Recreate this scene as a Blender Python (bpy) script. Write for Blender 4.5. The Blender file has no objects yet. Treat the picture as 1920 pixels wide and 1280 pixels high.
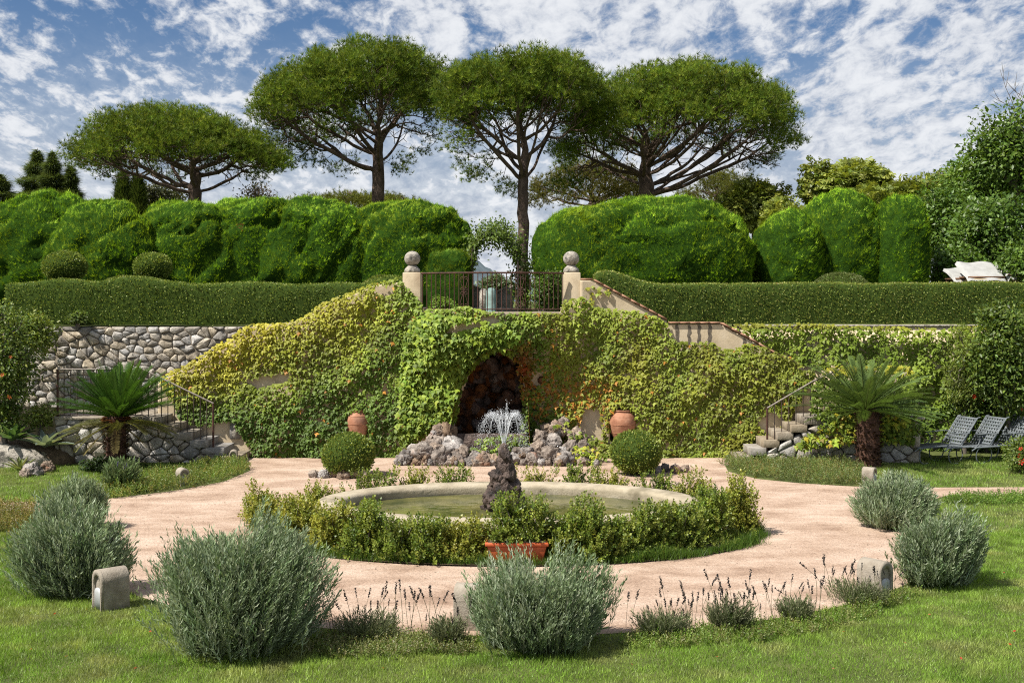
import bpy, math, random
import numpy as np
from mathutils import Vector, Matrix, noise
from mathutils.geometry import tessellate_polygon

R = math.radians
random.seed(11)
rng = np.random.default_rng(11)
scene = bpy.context.scene
col = scene.collection

# ------------------------------------------------------------------ camera
F, HZ, H = 2200.0, 565.0, 3.45          # focal length in photo pixels, horizon row, eye height
cam_d = bpy.data.cameras.new('camera')
cam = bpy.data.objects.new('camera', cam_d)
col.objects.link(cam)
cam.location = (0, 0, H)
cam.rotation_euler = (R(90), 0, 0)
cam_d.sensor_width = 36.0
cam_d.lens = 36.0 * F / 1920.0
cam_d.shift_y = -(640.0 - HZ) / 1920.0
cam_d.clip_start = 0.1
cam_d.clip_end = 6000
scene.camera = cam

# ------------------------------------------------------------------ light
SUN = Vector((0.52, 0.30, -0.80)).normalized()      # direction the sunlight travels
sun_d = bpy.data.lights.new('sun', 'SUN')
sun_d.energy = 5.0
sun_d.angle = R(0.53)
sun_d.color = (1.0, 0.945, 0.86)
sun = bpy.data.objects.new('sun', sun_d)
col.objects.link(sun)
sun.location = (-20, -10, 40)
sun.rotation_euler = SUN.to_track_quat('-Z', 'Y').to_euler()

world = bpy.data.worlds.new('World')
scene.world = world
world.use_nodes = True
wn, wl = world.node_tree.nodes, world.node_tree.links
wn.clear()
def WN(t, **k):
    n = wn.new(t)
    for a, b in k.items():
        setattr(n, a, b)
    return n
sky = WN('ShaderNodeTexSky', sky_type='NISHITA', sun_disc=False)
sky.sun_elevation = math.asin(-SUN.z)
sky.sun_rotation = math.atan2(-SUN.x, -SUN.y)
sky.air_density = 1.0
sky.dust_density = 0.6
sky.ozone_density = 1.6
tc = WN('ShaderNodeTexCoord')
sep = WN('ShaderNodeSeparateXYZ')
wl.new(tc.outputs['Generated'], sep.inputs[0])
def wmath(op, a, b=None, clamp=False):
    n = WN('ShaderNodeMath', operation=op, use_clamp=clamp)
    for i, v in enumerate((a, b)):
        if v is None:
            continue
        if isinstance(v, (int, float)):
            n.inputs[i].default_value = v
        else:
            wl.new(v, n.inputs[i])
    return n.outputs[0]
zz = wmath('ADD', wmath('MAXIMUM', sep.outputs[2], 0.0), 0.32)
cx = wmath('DIVIDE', sep.outputs[0], zz)
cy = wmath('DIVIDE', sep.outputs[1], zz)
comb = WN('ShaderNodeCombineXYZ')
wl.new(cx, comb.inputs[0]); wl.new(cy, comb.inputs[1])
mp = WN('ShaderNodeMapping')
mp.inputs['Rotation'].default_value = (0, 0, R(28))
mp.inputs['Scale'].default_value = (2.3, 1.45, 1)
mp.inputs['Location'].default_value = (3.1, 1.7, 0)
wl.new(comb.outputs[0], mp.inputs[0])
def wnoise(scale, detail, rough, dist, w=0.0):
    n = WN('ShaderNodeTexNoise')
    n.inputs['Scale'].default_value = scale
    n.inputs['Detail'].default_value = detail
    n.inputs['Roughness'].default_value = rough
    n.inputs['Distortion'].default_value = dist
    wl.new(mp.outputs[0], n.inputs['Vector'])
    return n.outputs[0]
def wramp(v, a, b):
    n = WN('ShaderNodeMapRange', interpolation_type='SMOOTHSTEP')
    n.inputs['From Min'].default_value = a
    n.inputs['From Max'].default_value = b
    wl.new(v, n.inputs['Value'])
    return n.outputs[0]
big = wnoise(0.6, 3, 0.5, 0.4)
mid = wnoise(3.2, 10, 0.62, 0.4)
puf = wnoise(11.5, 9, 0.64, 0.3)
mixv = wmath('ADD', wmath('ADD', wmath('MULTIPLY', big, 0.55), wmath('MULTIPLY', mid, 0.85)), wmath('MULTIPLY', puf, 0.60))
cover = wramp(mixv, 0.87, 1.08)
low = wmath('SUBTRACT', 1.0, wramp(sep.outputs[2], 0.04, 0.24))      # clouds thicken towards the horizon
cover2 = wmath('MAXIMUM', cover, wmath('MULTIPLY', low, wramp(mixv, 0.54, 0.90)))
shade = wramp(wmath('ADD', wmath('MULTIPLY', puf, 0.55), wmath('MULTIPLY', mid, 0.45)), 0.36, 0.62)
cc = WN('ShaderNodeMixRGB')
cc.inputs[1].default_value = (3.5, 3.9, 4.7, 1)
cc.inputs[2].default_value = (6.9, 7.05, 7.3, 1)
wl.new(shade, cc.inputs[0])
skyc = WN('ShaderNodeMixRGB', blend_type='MULTIPLY')
skyc.inputs[0].default_value = 1.0
skyc.inputs[2].default_value = (0.43, 0.535, 0.67, 1)
wl.new(sky.outputs[0], skyc.inputs[1])
mx = WN('ShaderNodeMixRGB')
wl.new(wmath('MULTIPLY', cover2, 0.95), mx.inputs[0])
wl.new(skyc.outputs[0], mx.inputs[1])
wl.new(cc.outputs[0], mx.inputs[2])
bg = WN('ShaderNodeBackground')
bg.inputs['Strength'].default_value = 0.078
wl.new(mx.outputs[0], bg.inputs[0])
wo = WN('ShaderNodeOutputWorld')
wl.new(bg.outputs[0], wo.inputs[0])

scene.view_settings.view_transform = 'Standard'
scene.view_settings.look = 'None'
scene.view_settings.exposure = 0.70
scene.view_settings.gamma = 1.0
scene.view_settings.use_curve_mapping = False
scene.render.engine = 'CYCLES'
scene.cycles.use_denoising = False
scene.cycles.filter_width = 1.1
scene.cycles.max_bounces = 6
scene.cycles.diffuse_bounces = 3
scene.cycles.glossy_bounces = 2
scene.cycles.transmission_bounces = 3
scene.cycles.transparent_max_bounces = 6
scene.cycles.sample_clamp_indirect = 6

# ------------------------------------------------------------------ helpers
def at(px, py, Y):
    """world point of a photo pixel at depth Y"""
    return np.array([(px - 960.0) / F * Y, Y, H - (py - HZ) / F * Y])
def G(px, py):
    """ground point of a photo pixel"""
    Y = F * H / (py - HZ)
    return np.array([(px - 960.0) / F * Y, Y, 0.0])
def unit(a):
    a = np.asarray(a, float)
    return a / np.maximum(np.linalg.norm(a, axis=-1, keepdims=True), 1e-9)
def srgb(r, g, b):
    f = lambda c: (c / 255 / 12.92) if c < 10.3 else ((c / 255 + 0.055) / 1.055) ** 2.4
    return (f(r), f(g), f(b))
def inpoly(x, y, poly):
    x = np.asarray(x); y = np.asarray(y)
    res = np.zeros(x.shape, bool)
    n = len(poly)
    for i in range(n):
        x0, y0 = poly[i][0], poly[i][1]
        x1, y1 = poly[(i + 1) % n][0], poly[(i + 1) % n][1]
        if y0 == y1:
            continue
        c = ((y0 > y) != (y1 > y)) & (x < (x1 - x0) * (y - y0) / (y1 - y0) + x0)
        res ^= c
    return res
_ng = np.random.default_rng(5).random((64, 64, 64)).astype(np.float32)
def vnoise(P, f=1.0, off=0.0):
    """value noise -1..1, vectorised"""
    Q = np.asarray(P, float) * f + off + 100.0
    i = np.floor(Q).astype(int); t = Q - i
    t = t * t * (3 - 2 * t)
    i %= 64; j = (i + 1) % 64
    a, b, c = t[..., 0], t[..., 1], t[..., 2]
    def g(X, Y_, Z): return _ng[X, Y_, Z]
    x0, y0, z0, x1, y1, z1 = i[..., 0], i[..., 1], i[..., 2], j[..., 0], j[..., 1], j[..., 2]
    v = (g(x0, y0, z0) * (1 - a) + g(x1, y0, z0) * a) * (1 - b) + (g(x0, y1, z0) * (1 - a) + g(x1, y1, z0) * a) * b
    w = (g(x0, y0, z1) * (1 - a) + g(x1, y0, z1) * a) * (1 - b) + (g(x0, y1, z1) * (1 - a) + g(x1, y1, z1) * a) * b
    return (v * (1 - c) + w * c) * 2 - 1
def fnoise(P, f=1.0, off=0.0, oct=3):
    s, a, n = 0, 1.0, 0
    for k in range(oct):
        s = s + a * vnoise(P, f * 2 ** k, off + 7.3 * k); n += a; a *= 0.5
    return s / n

# ---- materials
def new_mat(name):
    m = bpy.data.materials.new(name)
    m.use_nodes = True
    m.node_tree.nodes.clear()
    return m, m.node_tree.nodes, m.node_tree.links
def leaf_mat(name, transl=0.35, rough=0.45, spec=0.35, tmul=(1.25, 1.2, 0.55)):
    m, n, l = new_mat(name)
    a = n.new('ShaderNodeAttribute'); a.attribute_name = 'col'
    p = n.new('ShaderNodeBsdfPrincipled')
    p.inputs['Roughness'].default_value = rough
    p.inputs['Specular IOR Level'].default_value = spec
    l.new(a.outputs['Color'], p.inputs['Base Color'])
    t = n.new('ShaderNodeBsdfTranslucent')
    mu = n.new('ShaderNodeMixRGB'); mu.blend_type = 'MULTIPLY'; mu.inputs[0].default_value = 1
    mu.inputs[2].default_value = (*tmul, 1)
    l.new(a.outputs['Color'], mu.inputs[1]); l.new(mu.outputs[0], t.inputs[0])
    mi = n.new('ShaderNodeMixShader'); mi.inputs[0].default_value = transl
    l.new(p.outputs[0], mi.inputs[1]); l.new(t.outputs[0], mi.inputs[2])
    o = n.new('ShaderNodeOutputMaterial'); l.new(mi.outputs[0], o.inputs[0])
    return m
def rock_mat(name, stops, scale=4.0, bump=0.5, rough=0.85, detail=8, objrand=0.0, bscale=None, spec=0.3, stain=None, dist=0.02, coords='Object', stretch=(1, 1, 1)):
    """noise driven colour ramp + bump"""
    m, n, l = new_mat(name)
    t = n.new('ShaderNodeTexCoord')
    mpn = n.new('ShaderNodeMapping'); mpn.inputs['Scale'].default_value = stretch
    if coords == 'World':
        ge = n.new('ShaderNodeNewGeometry'); l.new(ge.outputs['Position'], mpn.inputs[0])
    else:
        l.new(t.outputs[coords], mpn.inputs[0])
    nz = n.new('ShaderNodeTexNoise'); nz.inputs['Scale'].default_value = scale; nz.inputs['Detail'].default_value = detail
    nz.inputs['Roughness'].default_value = 0.62
    l.new(mpn.outputs[0], nz.inputs['Vector'])
    cr = n.new('ShaderNodeValToRGB')
    els = cr.color_ramp.elements
    while len(els) < len(stops):
        els.new(0.5)
    for e, (pos, c) in zip(els, stops):
        e.position = pos; e.color = (*c, 1)
    l.new(nz.outputs[0], cr.inputs[0])
    out = cr.outputs[0]
    if objrand > 0:
        oi = n.new('ShaderNodeObjectInfo')
        hs = n.new('ShaderNodeHueSaturation')
        mr = n.new('ShaderNodeMapRange'); mr.inputs['To Min'].default_value = 1 - objrand; mr.inputs['To Max'].default_value = 1 + objrand
        l.new(oi.outputs['Random'], mr.inputs['Value']); l.new(mr.outputs[0], hs.inputs['Value'])
        ms = n.new('ShaderNodeMath'); ms.operation = 'MULTIPLY'; ms.inputs[1].default_value = 7.31
        mf = n.new('ShaderNodeMath'); mf.operation = 'FRACT'
        l.new(oi.outputs['Random'], ms.inputs[0]); l.new(ms.outputs[0], mf.inputs[0])
        mr2 = n.new('ShaderNodeMapRange'); mr2.inputs['To Min'].default_value = 0.3; mr2.inputs['To Max'].default_value = 1.35
        l.new(mf.outputs[0], mr2.inputs['Value']); l.new(mr2.outputs[0], hs.inputs['Saturation'])
        l.new(out, hs.inputs['Color']); out = hs.outputs[0]
    if stain:
        sc_, c_, a_, b_ = stain
        sn = n.new('ShaderNodeTexNoise'); sn.inputs['Scale'].default_value = sc_; sn.inputs['Detail'].default_value = 6
        l.new(mpn.outputs[0], sn.inputs['Vector'])
        sr = n.new('ShaderNodeMapRange'); sr.inputs['From Min'].default_value = a_; sr.inputs['From Max'].default_value = b_
        l.new(sn.outputs[0], sr.inputs['Value'])
        mm = n.new('ShaderNodeMixRGB'); l.new(sr.outputs[0], mm.inputs[0]); l.new(out, mm.inputs[1]); mm.inputs[2].default_value = (*c_, 1)
        out = mm.outputs[0]
    p = n.new('ShaderNodeBsdfPrincipled')
    p.inputs['Roughness'].default_value = rough
    p.inputs['Specular IOR Level'].default_value = spec
    l.new(out, p.inputs['Base Color'])
    if bump > 0:
        bn = n.new('ShaderNodeTexNoise'); bn.inputs['Scale'].default_value = bscale or scale * 3; bn.inputs['Detail'].default_value = 7
        bn.inputs['Roughness'].default_value = 0.65
        l.new(mpn.outputs[0], bn.inputs['Vector'])
        b = n.new('ShaderNodeBump'); b.inputs['Strength'].default_value = bump; b.inputs['Distance'].default_value = dist
        l.new(bn.outputs[0], b.inputs['Height']); l.new(b.outputs[0], p.inputs['Normal'])
    o = n.new('ShaderNodeOutputMaterial'); l.new(p.outputs[0], o.inputs[0])
    return m

M = {}
M['leaf'] = leaf_mat('leaf')
M['leaf_gloss'] = leaf_mat('glossy leaf', transl=0.30, rough=0.42, spec=0.35)
M['ivy'] = leaf_mat('creeper leaf', transl=0.32, rough=0.5, spec=0.22)
M['needle'] = leaf_mat('needle', transl=0.34, rough=0.6, spec=0.12)
M['boxleaf'] = leaf_mat('box leaf', transl=0.3, rough=0.45, spec=0.28)
M['matte'] = leaf_mat('matte leaf', transl=0.25, rough=0.65, spec=0.2, tmul=(1.1, 1.1, 0.8))
M['petal'] = leaf_mat('petal', transl=0.35, rough=0.5, spec=0.2, tmul=(1.1, 0.9, 0.9))
M['twig'] = rock_mat('twig', [(0.3, (0.026, 0.042, 0.010)), (0.7, (0.055, 0.085, 0.018))], 14, 0.6, spec=0.0)  # green core inside hedges and bushes; inner shade put into its dark colour
M['shaded_cypress'] = rock_mat('cypress inner shade', [(0.3, (0.012, 0.03, 0.005)), (0.7, (0.035, 0.08, 0.010))], 9, 1.0, spec=0.0, dist=0.05)  # inner needles; their shade is put into this darker green
M['bark'] = rock_mat('pine bark', [(0.25, (0.035, 0.024, 0.018)), (0.5, (0.10, 0.068, 0.05)), (0.75, (0.19, 0.135, 0.10))], 5, 1.0, bscale=9, dist=0.06, stretch=(1, 1, 0.35))
M['graybark'] = rock_mat('grey bark', [(0.3, (0.07, 0.058, 0.045)), (0.7, (0.19, 0.165, 0.135))], 6, 0.7, bscale=12, stretch=(1, 1, 0.4))
M['stucco'] = rock_mat('stucco', [(0.22, (0.33, 0.255, 0.165)), (0.45, (0.50, 0.41, 0.28)), (0.7, (0.58, 0.49, 0.36))], 2.2, 0.35, bscale=25, stain=(1.3, (0.27, 0.185, 0.11), 0.56, 0.78), coords='World', dist=0.015)
M['old_stone'] = rock_mat('old stone', [(0.25, (0.09, 0.08, 0.065)), (0.42, (0.27, 0.245, 0.205)), (0.6, (0.40, 0.365, 0.31)), (0.8, (0.50, 0.46, 0.39))], 9, 0.9, bscale=26, stain=(7, (0.085, 0.08, 0.07), 0.54, 0.66), coords='World', dist=0.04)
M['rim'] = rock_mat('weathered basin stone', [(0.25, (0.20, 0.17, 0.115)), (0.5, (0.35, 0.30, 0.215)), (0.75, (0.45, 0.40, 0.305))], 3.5, 0.5, bscale=30, stain=(2.2, (0.14, 0.12, 0.075), 0.55, 0.74), coords='World')
M['rubble'] = rock_mat('rubble stone', [(0.22, (0.095, 0.08, 0.062)), (0.42, (0.27, 0.235, 0.185)), (0.6, (0.41, 0.37, 0.31)), (0.8, (0.52, 0.49, 0.44))], 4.5, 0.9, bscale=14, objrand=0.30, coords='World', dist=0.035)
M['mortar'] = rock_mat('wall core', [(0.3, (0.085, 0.07, 0.052)), (0.7, (0.20, 0.17, 0.13))], 8, 0.8, coords='World')
M['tufa'] = rock_mat('tufa rock', [(0.28, (0.05, 0.036, 0.026)), (0.45, (0.22, 0.165, 0.125)), (0.60, (0.39, 0.31, 0.24)), (0.78, (0.50, 0.40, 0.31))], 6, 1.0, bscale=12, objrand=0.28, coords='World', dist=0.09, stain=(3.0, (0.26, 0.11, 0.06), 0.60, 0.74))
M['wetrock'] = rock_mat('wet rock', [(0.3, (0.018, 0.014, 0.012)), (0.5, (0.075, 0.052, 0.042)), (0.75, (0.20, 0.145, 0.12))], 6, 1.0, rough=0.5, bscale=13, coords='World', dist=0.06)
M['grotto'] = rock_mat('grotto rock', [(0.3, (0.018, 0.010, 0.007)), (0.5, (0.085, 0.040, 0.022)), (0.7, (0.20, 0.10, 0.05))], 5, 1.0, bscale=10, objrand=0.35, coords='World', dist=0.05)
M['step'] = rock_mat('step stone', [(0.25, (0.149, 0.124, 0.093)), (0.5, (0.260, 0.223, 0.174)), (0.75, (0.347, 0.310, 0.254))], 5, 0.6, bscale=20, objrand=0.08, coords='World', stain=(3, (0.17, 0.14, 0.10), 0.56, 0.76))
M['terracotta'] = rock_mat('terracotta', [(0.25, (0.200, 0.080, 0.044)), (0.5, (0.344, 0.160, 0.092)), (0.75, (0.440, 0.248, 0.160))], 6, 0.3, bscale=30, rough=0.75, stain=(2.6, (0.19, 0.11, 0.08), 0.56, 0.8))
M['plastic'] = rock_mat('orange trough', [(0.3, (0.378, 0.077, 0.027)), (0.7, (0.495, 0.117, 0.045))], 6, 0.05, rough=0.5)
M['tile'] = rock_mat('clay coping', [(0.3, (0.225, 0.112, 0.068)), (0.7, (0.360, 0.210, 0.135))], 8, 0.4)
M['rust'] = rock_mat('rusty iron', [(0.3, (0.03, 0.016, 0.012)), (0.55, (0.075, 0.034, 0.024)), (0.8, (0.14, 0.06, 0.036))], 14, 0.3, rough=0.7)
M['darkiron'] = rock_mat('dark iron', [(0.3, (0.03, 0.024, 0.02)), (0.7, (0.085, 0.06, 0.048))], 14, 0.2, rough=0.6)
M['rail'] = rock_mat('worn rail', [(0.3, (0.14, 0.115, 0.095)), (0.7, (0.30, 0.26, 0.22))], 14, 0.2, rough=0.5)
M['lounger'] = rock_mat('grey enamel', [(0.3, (0.095, 0.11, 0.12)), (0.7, (0.16, 0.18, 0.19))], 10, 0.1, rough=0.5)
M['soil'] = rock_mat('soil', [(0.3, (0.06, 0.042, 0.026)), (0.7, (0.15, 0.11, 0.07))], 9, 1.0, coords='World')
M['cloth'] = rock_mat('white cloth', [(0.3, (0.27, 0.27, 0.255)), (0.7, (0.38, 0.38, 0.365))], 4, 0.2)
M['cream'] = rock_mat('cream cushion', [(0.3, (0.330, 0.252, 0.132)), (0.7, (0.408, 0.330, 0.192))], 4, 0.2)
M['wood'] = rock_mat('brown wood', [(0.3, (0.09, 0.045, 0.025)), (0.7, (0.22, 0.12, 0.07))], 6, 0.3)
M['verdigris'] = rock_mat('verdigris', [(0.3, (0.09, 0.15, 0.14)), (0.7, (0.25, 0.35, 0.32))], 6, 0.3)
M['panel'] = rock_mat('lamp panel', [(0.3, (0.338, 0.352, 0.360)), (0.7, (0.465, 0.480, 0.480))], 5, 0.1, rough=0.4)
M['pavelight'] = M['old_stone']
M['lampstone'] = rock_mat('bollard stone', [(0.25, (0.186, 0.155, 0.118)), (0.5, (0.285, 0.248, 0.198)), (0.75, (0.360, 0.322, 0.267))], 9, 0.6, bscale=40, coords='World', stain=(4, (0.2, 0.17, 0.13), 0.56, 0.78))
M['hill'] = rock_mat('far hill', [(0.35, (0.055, 0.08, 0.09)), (0.65, (0.095, 0.125, 0.14))], 0.03, 0)  # distance haze is put into the blue-grey colour
M['cone'] = rock_mat('cycad bark', [(0.3, (0.03, 0.015, 0.01)), (0.6, (0.10, 0.05, 0.032)), (0.8, (0.19, 0.10, 0.06))], 18, 0.8)
M['orange_stub'] = rock_mat('cut frond stubs', [(0.3, (0.22, 0.075, 0.025)), (0.7, (0.42, 0.17, 0.06))], 18, 0.5)

def path_mat():
    m, n, l = new_mat('gravel path')
    ge = n.new('ShaderNodeNewGeometry')
    def nz(s, d, r, st=None):
        t = n.new('ShaderNodeTexNoise'); t.inputs['Scale'].default_value = s; t.inputs['Detail'].default_value = d; t.inputs['Roughness'].default_value = r
        if st:
            mm = n.new('ShaderNodeMapping'); mm.inputs['Scale'].default_value = st; l.new(ge.outputs['Position'], mm.inputs[0]); l.new(mm.outputs[0], t.inputs['Vector'])
        else:
            l.new(ge.outputs['Position'], t.inputs['Vector'])
        return t.outputs[0]
    cr = n.new('ShaderNodeValToRGB')
    e = cr.color_ramp.elements
    e[0].position = 0.37; e[0].color = (0.215, 0.138, 0.095, 1)
    e[1].position = 0.63; e[1].color = (0.475, 0.365, 0.285, 1)
    x = e.new(0.5); x.color = (0.36, 0.258, 0.19, 1)
    a = n.new('ShaderNodeMath'); a.operation = 'MULTIPLY_ADD'
    l.new(nz(1.1, 8, 0.7, (0.8, 1.3, 1)), a.inputs[0]); a.inputs[1].default_value = 0.75
    b = n.new('ShaderNodeMath'); b.operation = 'MULTIPLY'; l.new(nz(26, 6, 0.75), b.inputs[0]); b.inputs[1].default_value = 0.30
    l.new(b.outputs[0], a.inputs[2]); l.new(a.outputs[0], cr.inputs[0])
    fine = n.new('ShaderNodeTexVoronoi'); fine.inputs['Scale'].default_value = 38; l.new(ge.outputs['Position'], fine.inputs['Vector'])
    fr = n.new('ShaderNodeMapRange'); fr.inputs['From Max'].default_value = 0.6; fr.inputs['To Min'].default_value = 0.72; fr.inputs['To Max'].default_value = 1.18
    l.new(fine.outputs['Distance'], fr.inputs['Value'])
    mu = n.new('ShaderNodeMixRGB'); mu.blend_type = 'MULTIPLY'; mu.inputs[0].default_value = 1
    l.new(cr.outputs[0], mu.inputs[1]); l.new(fr.outputs[0], mu.inputs[2])
    p = n.new('ShaderNodeBsdfPrincipled'); p.inputs['Roughness'].default_value = 0.9; p.inputs['Specular IOR Level'].default_value = 0.2
    l.new(mu.outputs[0], p.inputs['Base Color'])
    bp = n.new('ShaderNodeBump'); bp.inputs['Strength'].default_value = 0.8; bp.inputs['Distance'].default_value = 0.03
    l.new(nz(24, 8, 0.75), bp.inputs['Height']); l.new(bp.outputs[0], p.inputs['Normal'])
    o = n.new('ShaderNodeOutputMaterial'); l.new(p.outputs[0], o.inputs[0])
    return m
M['path'] = path_mat()
M['turf'] = rock_mat('turf', [(0.3, (0.05, 0.058, 0.016)), (0.5, (0.088, 0.11, 0.026)), (0.75, (0.15, 0.165, 0.05))], 1.6, 1.0, bscale=40, coords='World', dist=0.03, detail=10)

def water_mat():
    m, n, l = new_mat('green pond water')
    p = n.new('ShaderNodeBsdfPrincipled')
    p.inputs['Base Color'].default_value = (0.075, 0.085, 0.028, 1)
    p.inputs['Roughness'].default_value = 0.06
    p.inputs['IOR'].default_value = 1.33
    t = n.new('ShaderNodeNewGeometry')
    nz = n.new('ShaderNodeTexNoise'); nz.inputs['Scale'].default_value = 7; nz.inputs['Detail'].default_value = 3
    l.new(t.outputs['Position'], nz.inputs['Vector'])
    b = n.new('ShaderNodeBump'); b.inputs['Strength'].default_value = 0.25; b.inputs['Distance'].default_value = 0.03
    l.new(nz.outputs[0], b.inputs['Height']); l.new(b.outputs[0], p.inputs['Normal'])
    n2 = n.new('ShaderNodeTexNoise'); n2.inputs['Scale'].default_value = 2.5; n2.inputs['Detail'].default_value = 6
    l.new(t.outputs['Position'], n2.inputs['Vector'])
    cr = n.new('ShaderNodeValToRGB'); cr.color_ramp.elements[0].color = (0.05, 0.06, 0.02, 1); cr.color_ramp.elements[1].color = (0.16, 0.15, 0.05, 1)
    cr.color_ramp.elements[0].position = 0.35; cr.color_ramp.elements[1].position = 0.7
    l.new(n2.outputs[0], cr.inputs[0]); l.new(cr.outputs[0], p.inputs['Base Color'])
    o = n.new('ShaderNodeOutputMaterial'); l.new(p.outputs[0], o.inputs[0])
    return m
M['water'] = water_mat()
def spray_mat():
    m, n, l = new_mat('spray')
    p = n.new('ShaderNodeBsdfPrincipled'); p.inputs['Base Color'].default_value = (0.85, 0.88, 0.92, 1)
    p.inputs['Roughness'].default_value = 0.2
    t = n.new('ShaderNodeBsdfTransparent')
    x = n.new('ShaderNodeMixShader'); x.inputs[0].default_value = 0.35
    l.new(p.outputs[0], x.inputs[1]); l.new(t.outputs[0], x.inputs[2])
    o = n.new('ShaderNodeOutputMaterial'); l.new(x.outputs[0], o.inputs[0])
    return m
M['spray'] = spray_mat()

# ---- mesh building
def raw_mesh(name, V, Fc, mat, cols=None, smooth=False):
    V = np.ascontiguousarray(V, dtype=np.float32)
    Fc = np.ascontiguousarray(Fc, dtype=np.int32)
    k = Fc.shape[1]
    me = bpy.data.meshes.new(name)
    me.vertices.add(len(V)); me.vertices.foreach_set('co', V.ravel())
    me.loops.add(Fc.size); me.loops.foreach_set('vertex_index', Fc.ravel())
    me.polygons.add(len(Fc)); me.polygons.foreach_set('loop_start', np.arange(0, Fc.size, k, dtype=np.int32))
    if smooth:
        me.polygons.foreach_set('use_smooth', np.ones(len(Fc), bool))
    me.update(calc_edges=True)
    if cols is not None:
        c = np.ones((len(V), 4), np.float32); c[:, :3] = cols
        a = me.attributes.new('col', 'FLOAT_COLOR', 'POINT')
        a.data.foreach_set('color', c.ravel())
    me.materials.append(mat)
    return me
def link(name, me, parent=None):
    o = bpy.data.objects.new(name, me)
    col.objects.link(o)
    if parent is not None:
        o.parent = parent
        o.matrix_parent_inverse = Matrix.Translation(-parent.location)
    return o
def obj(name, V, Fc, mat, parent=None, cols=None, smooth=False):
    return link(name, raw_mesh(name, V, Fc, mat, cols, smooth), parent)
def tag(o, label=None, cat=None, group=None, kind=None):
    if label: o['label'] = label
    if cat: o['category'] = cat
    if group: o['group'] = group
    if kind: o['kind'] = kind
    return o
def thing(name, loc, label, cat, group=None):
    o = bpy.data.objects.new(name, None)
    o.empty_display_size = 0.2
    col.objects.link(o)
    o.location = Vector([float(v) for v in loc])
    return tag(o, label, cat, group)

class MB:
    """collects triangles/quads as triangles"""
    def __init__(s): s.V = []; s.F = []; s.n = 0
    def add(s, V, Fc):
        V = np.asarray(V, float).reshape(-1, 3); Fc = np.asarray(Fc, int)
        if Fc.shape[1] == 4:
            Fc = np.concatenate([Fc[:, [0, 1, 2]], Fc[:, [0, 2, 3]]])
        s.V.append(V); s.F.append(Fc + s.n); s.n += len(V); return s
    def box(s, x0, x1, y0, y1, z0, z1, rot=None, c=None):
        V = np.array([(x, y, z) for z in (z0, z1) for y in (y0, y1) for x in (x0, x1)], float)
        if rot is not None:
            cc_ = np.array(c if c is not None else V.mean(0)); V = (V - cc_) @ np.array(rot).T + cc_
        return s.add(V, [(0, 2, 3, 1), (4, 5, 7, 6), (0, 1, 5, 4), (2, 6, 7, 3), (0, 4, 6, 2), (1, 3, 7, 5)])
    def tube(s, pts, r, k=6, caps=True):
        pts = np.asarray(pts, float); n = len(pts)
        r = np.full(n, r) if np.isscalar(r) else np.asarray(r, float)
        T = np.gradient(pts, axis=0); T = unit(T)
        up = np.array([0, 0, 1.0]) if abs(T[0][2]) < 0.9 else np.array([1.0, 0, 0])
        u = unit(np.cross(T[0], up))
        V = []
        for i in range(n):
            u = unit(u - T[i] * np.dot(u, T[i])); w = np.cross(T[i], u)
            a = np.arange(k) * 2 * np.pi / k
            V.append(pts[i] + r[i] * (np.cos(a)[:, None] * u + np.sin(a)[:, None] * w))
        Fc = [(i * k + j, i * k + (j + 1) % k, (i + 1) * k + (j + 1) % k, (i + 1) * k + j) for i in range(n - 1) for j in range(k)]
        s.add(np.concatenate(V), Fc)
        if caps:
            for base, c, flip in ((0, pts[0], 1), ((n - 1) * k, pts[-1], 0)):
                VV = np.vstack([V[0 if flip else -1], c])
                f = [(j, (j + 1) % k, k) if not flip else ((j + 1) % k, j, k) for j in range(k)]
                s.add(VV, f)
        return s
    def lathe(s, prof, c=(0, 0, 0), k=24):
        prof = np.asarray(prof, float); n = len(prof)
        a = np.arange(k) * 2 * np.pi / k
        V = np.stack([np.outer(prof[:, 0], np.cos(a)), np.outer(prof[:, 0], np.sin(a)), np.repeat(prof[:, 1][:, None], k, 1)], -1).reshape(-1, 3) + np.array(c)
        Fc = [(i * k + j, i * k + (j + 1) % k, (i + 1) * k + (j + 1) % k, (i + 1) * k + j) for i in range(n - 1) for j in range(k)]
        return s.add(V, Fc)
    def build(s, name, mat, parent=None, smooth=False):
        return obj(name, np.concatenate(s.V), np.concatenate(s.F), mat, parent, None, smooth)
    def mesh(s, name, mat, smooth=False):
        return raw_mesh(name, np.concatenate(s.V), np.concatenate(s.F), mat, None, smooth)

def bevel(o, w=0.01, seg=2):
    m = o.modifiers.new('bevel', 'BEVEL'); m.width = w; m.segments = seg; m.limit_method = 'ANGLE'; m.angle_limit = R(40)
    return o

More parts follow.
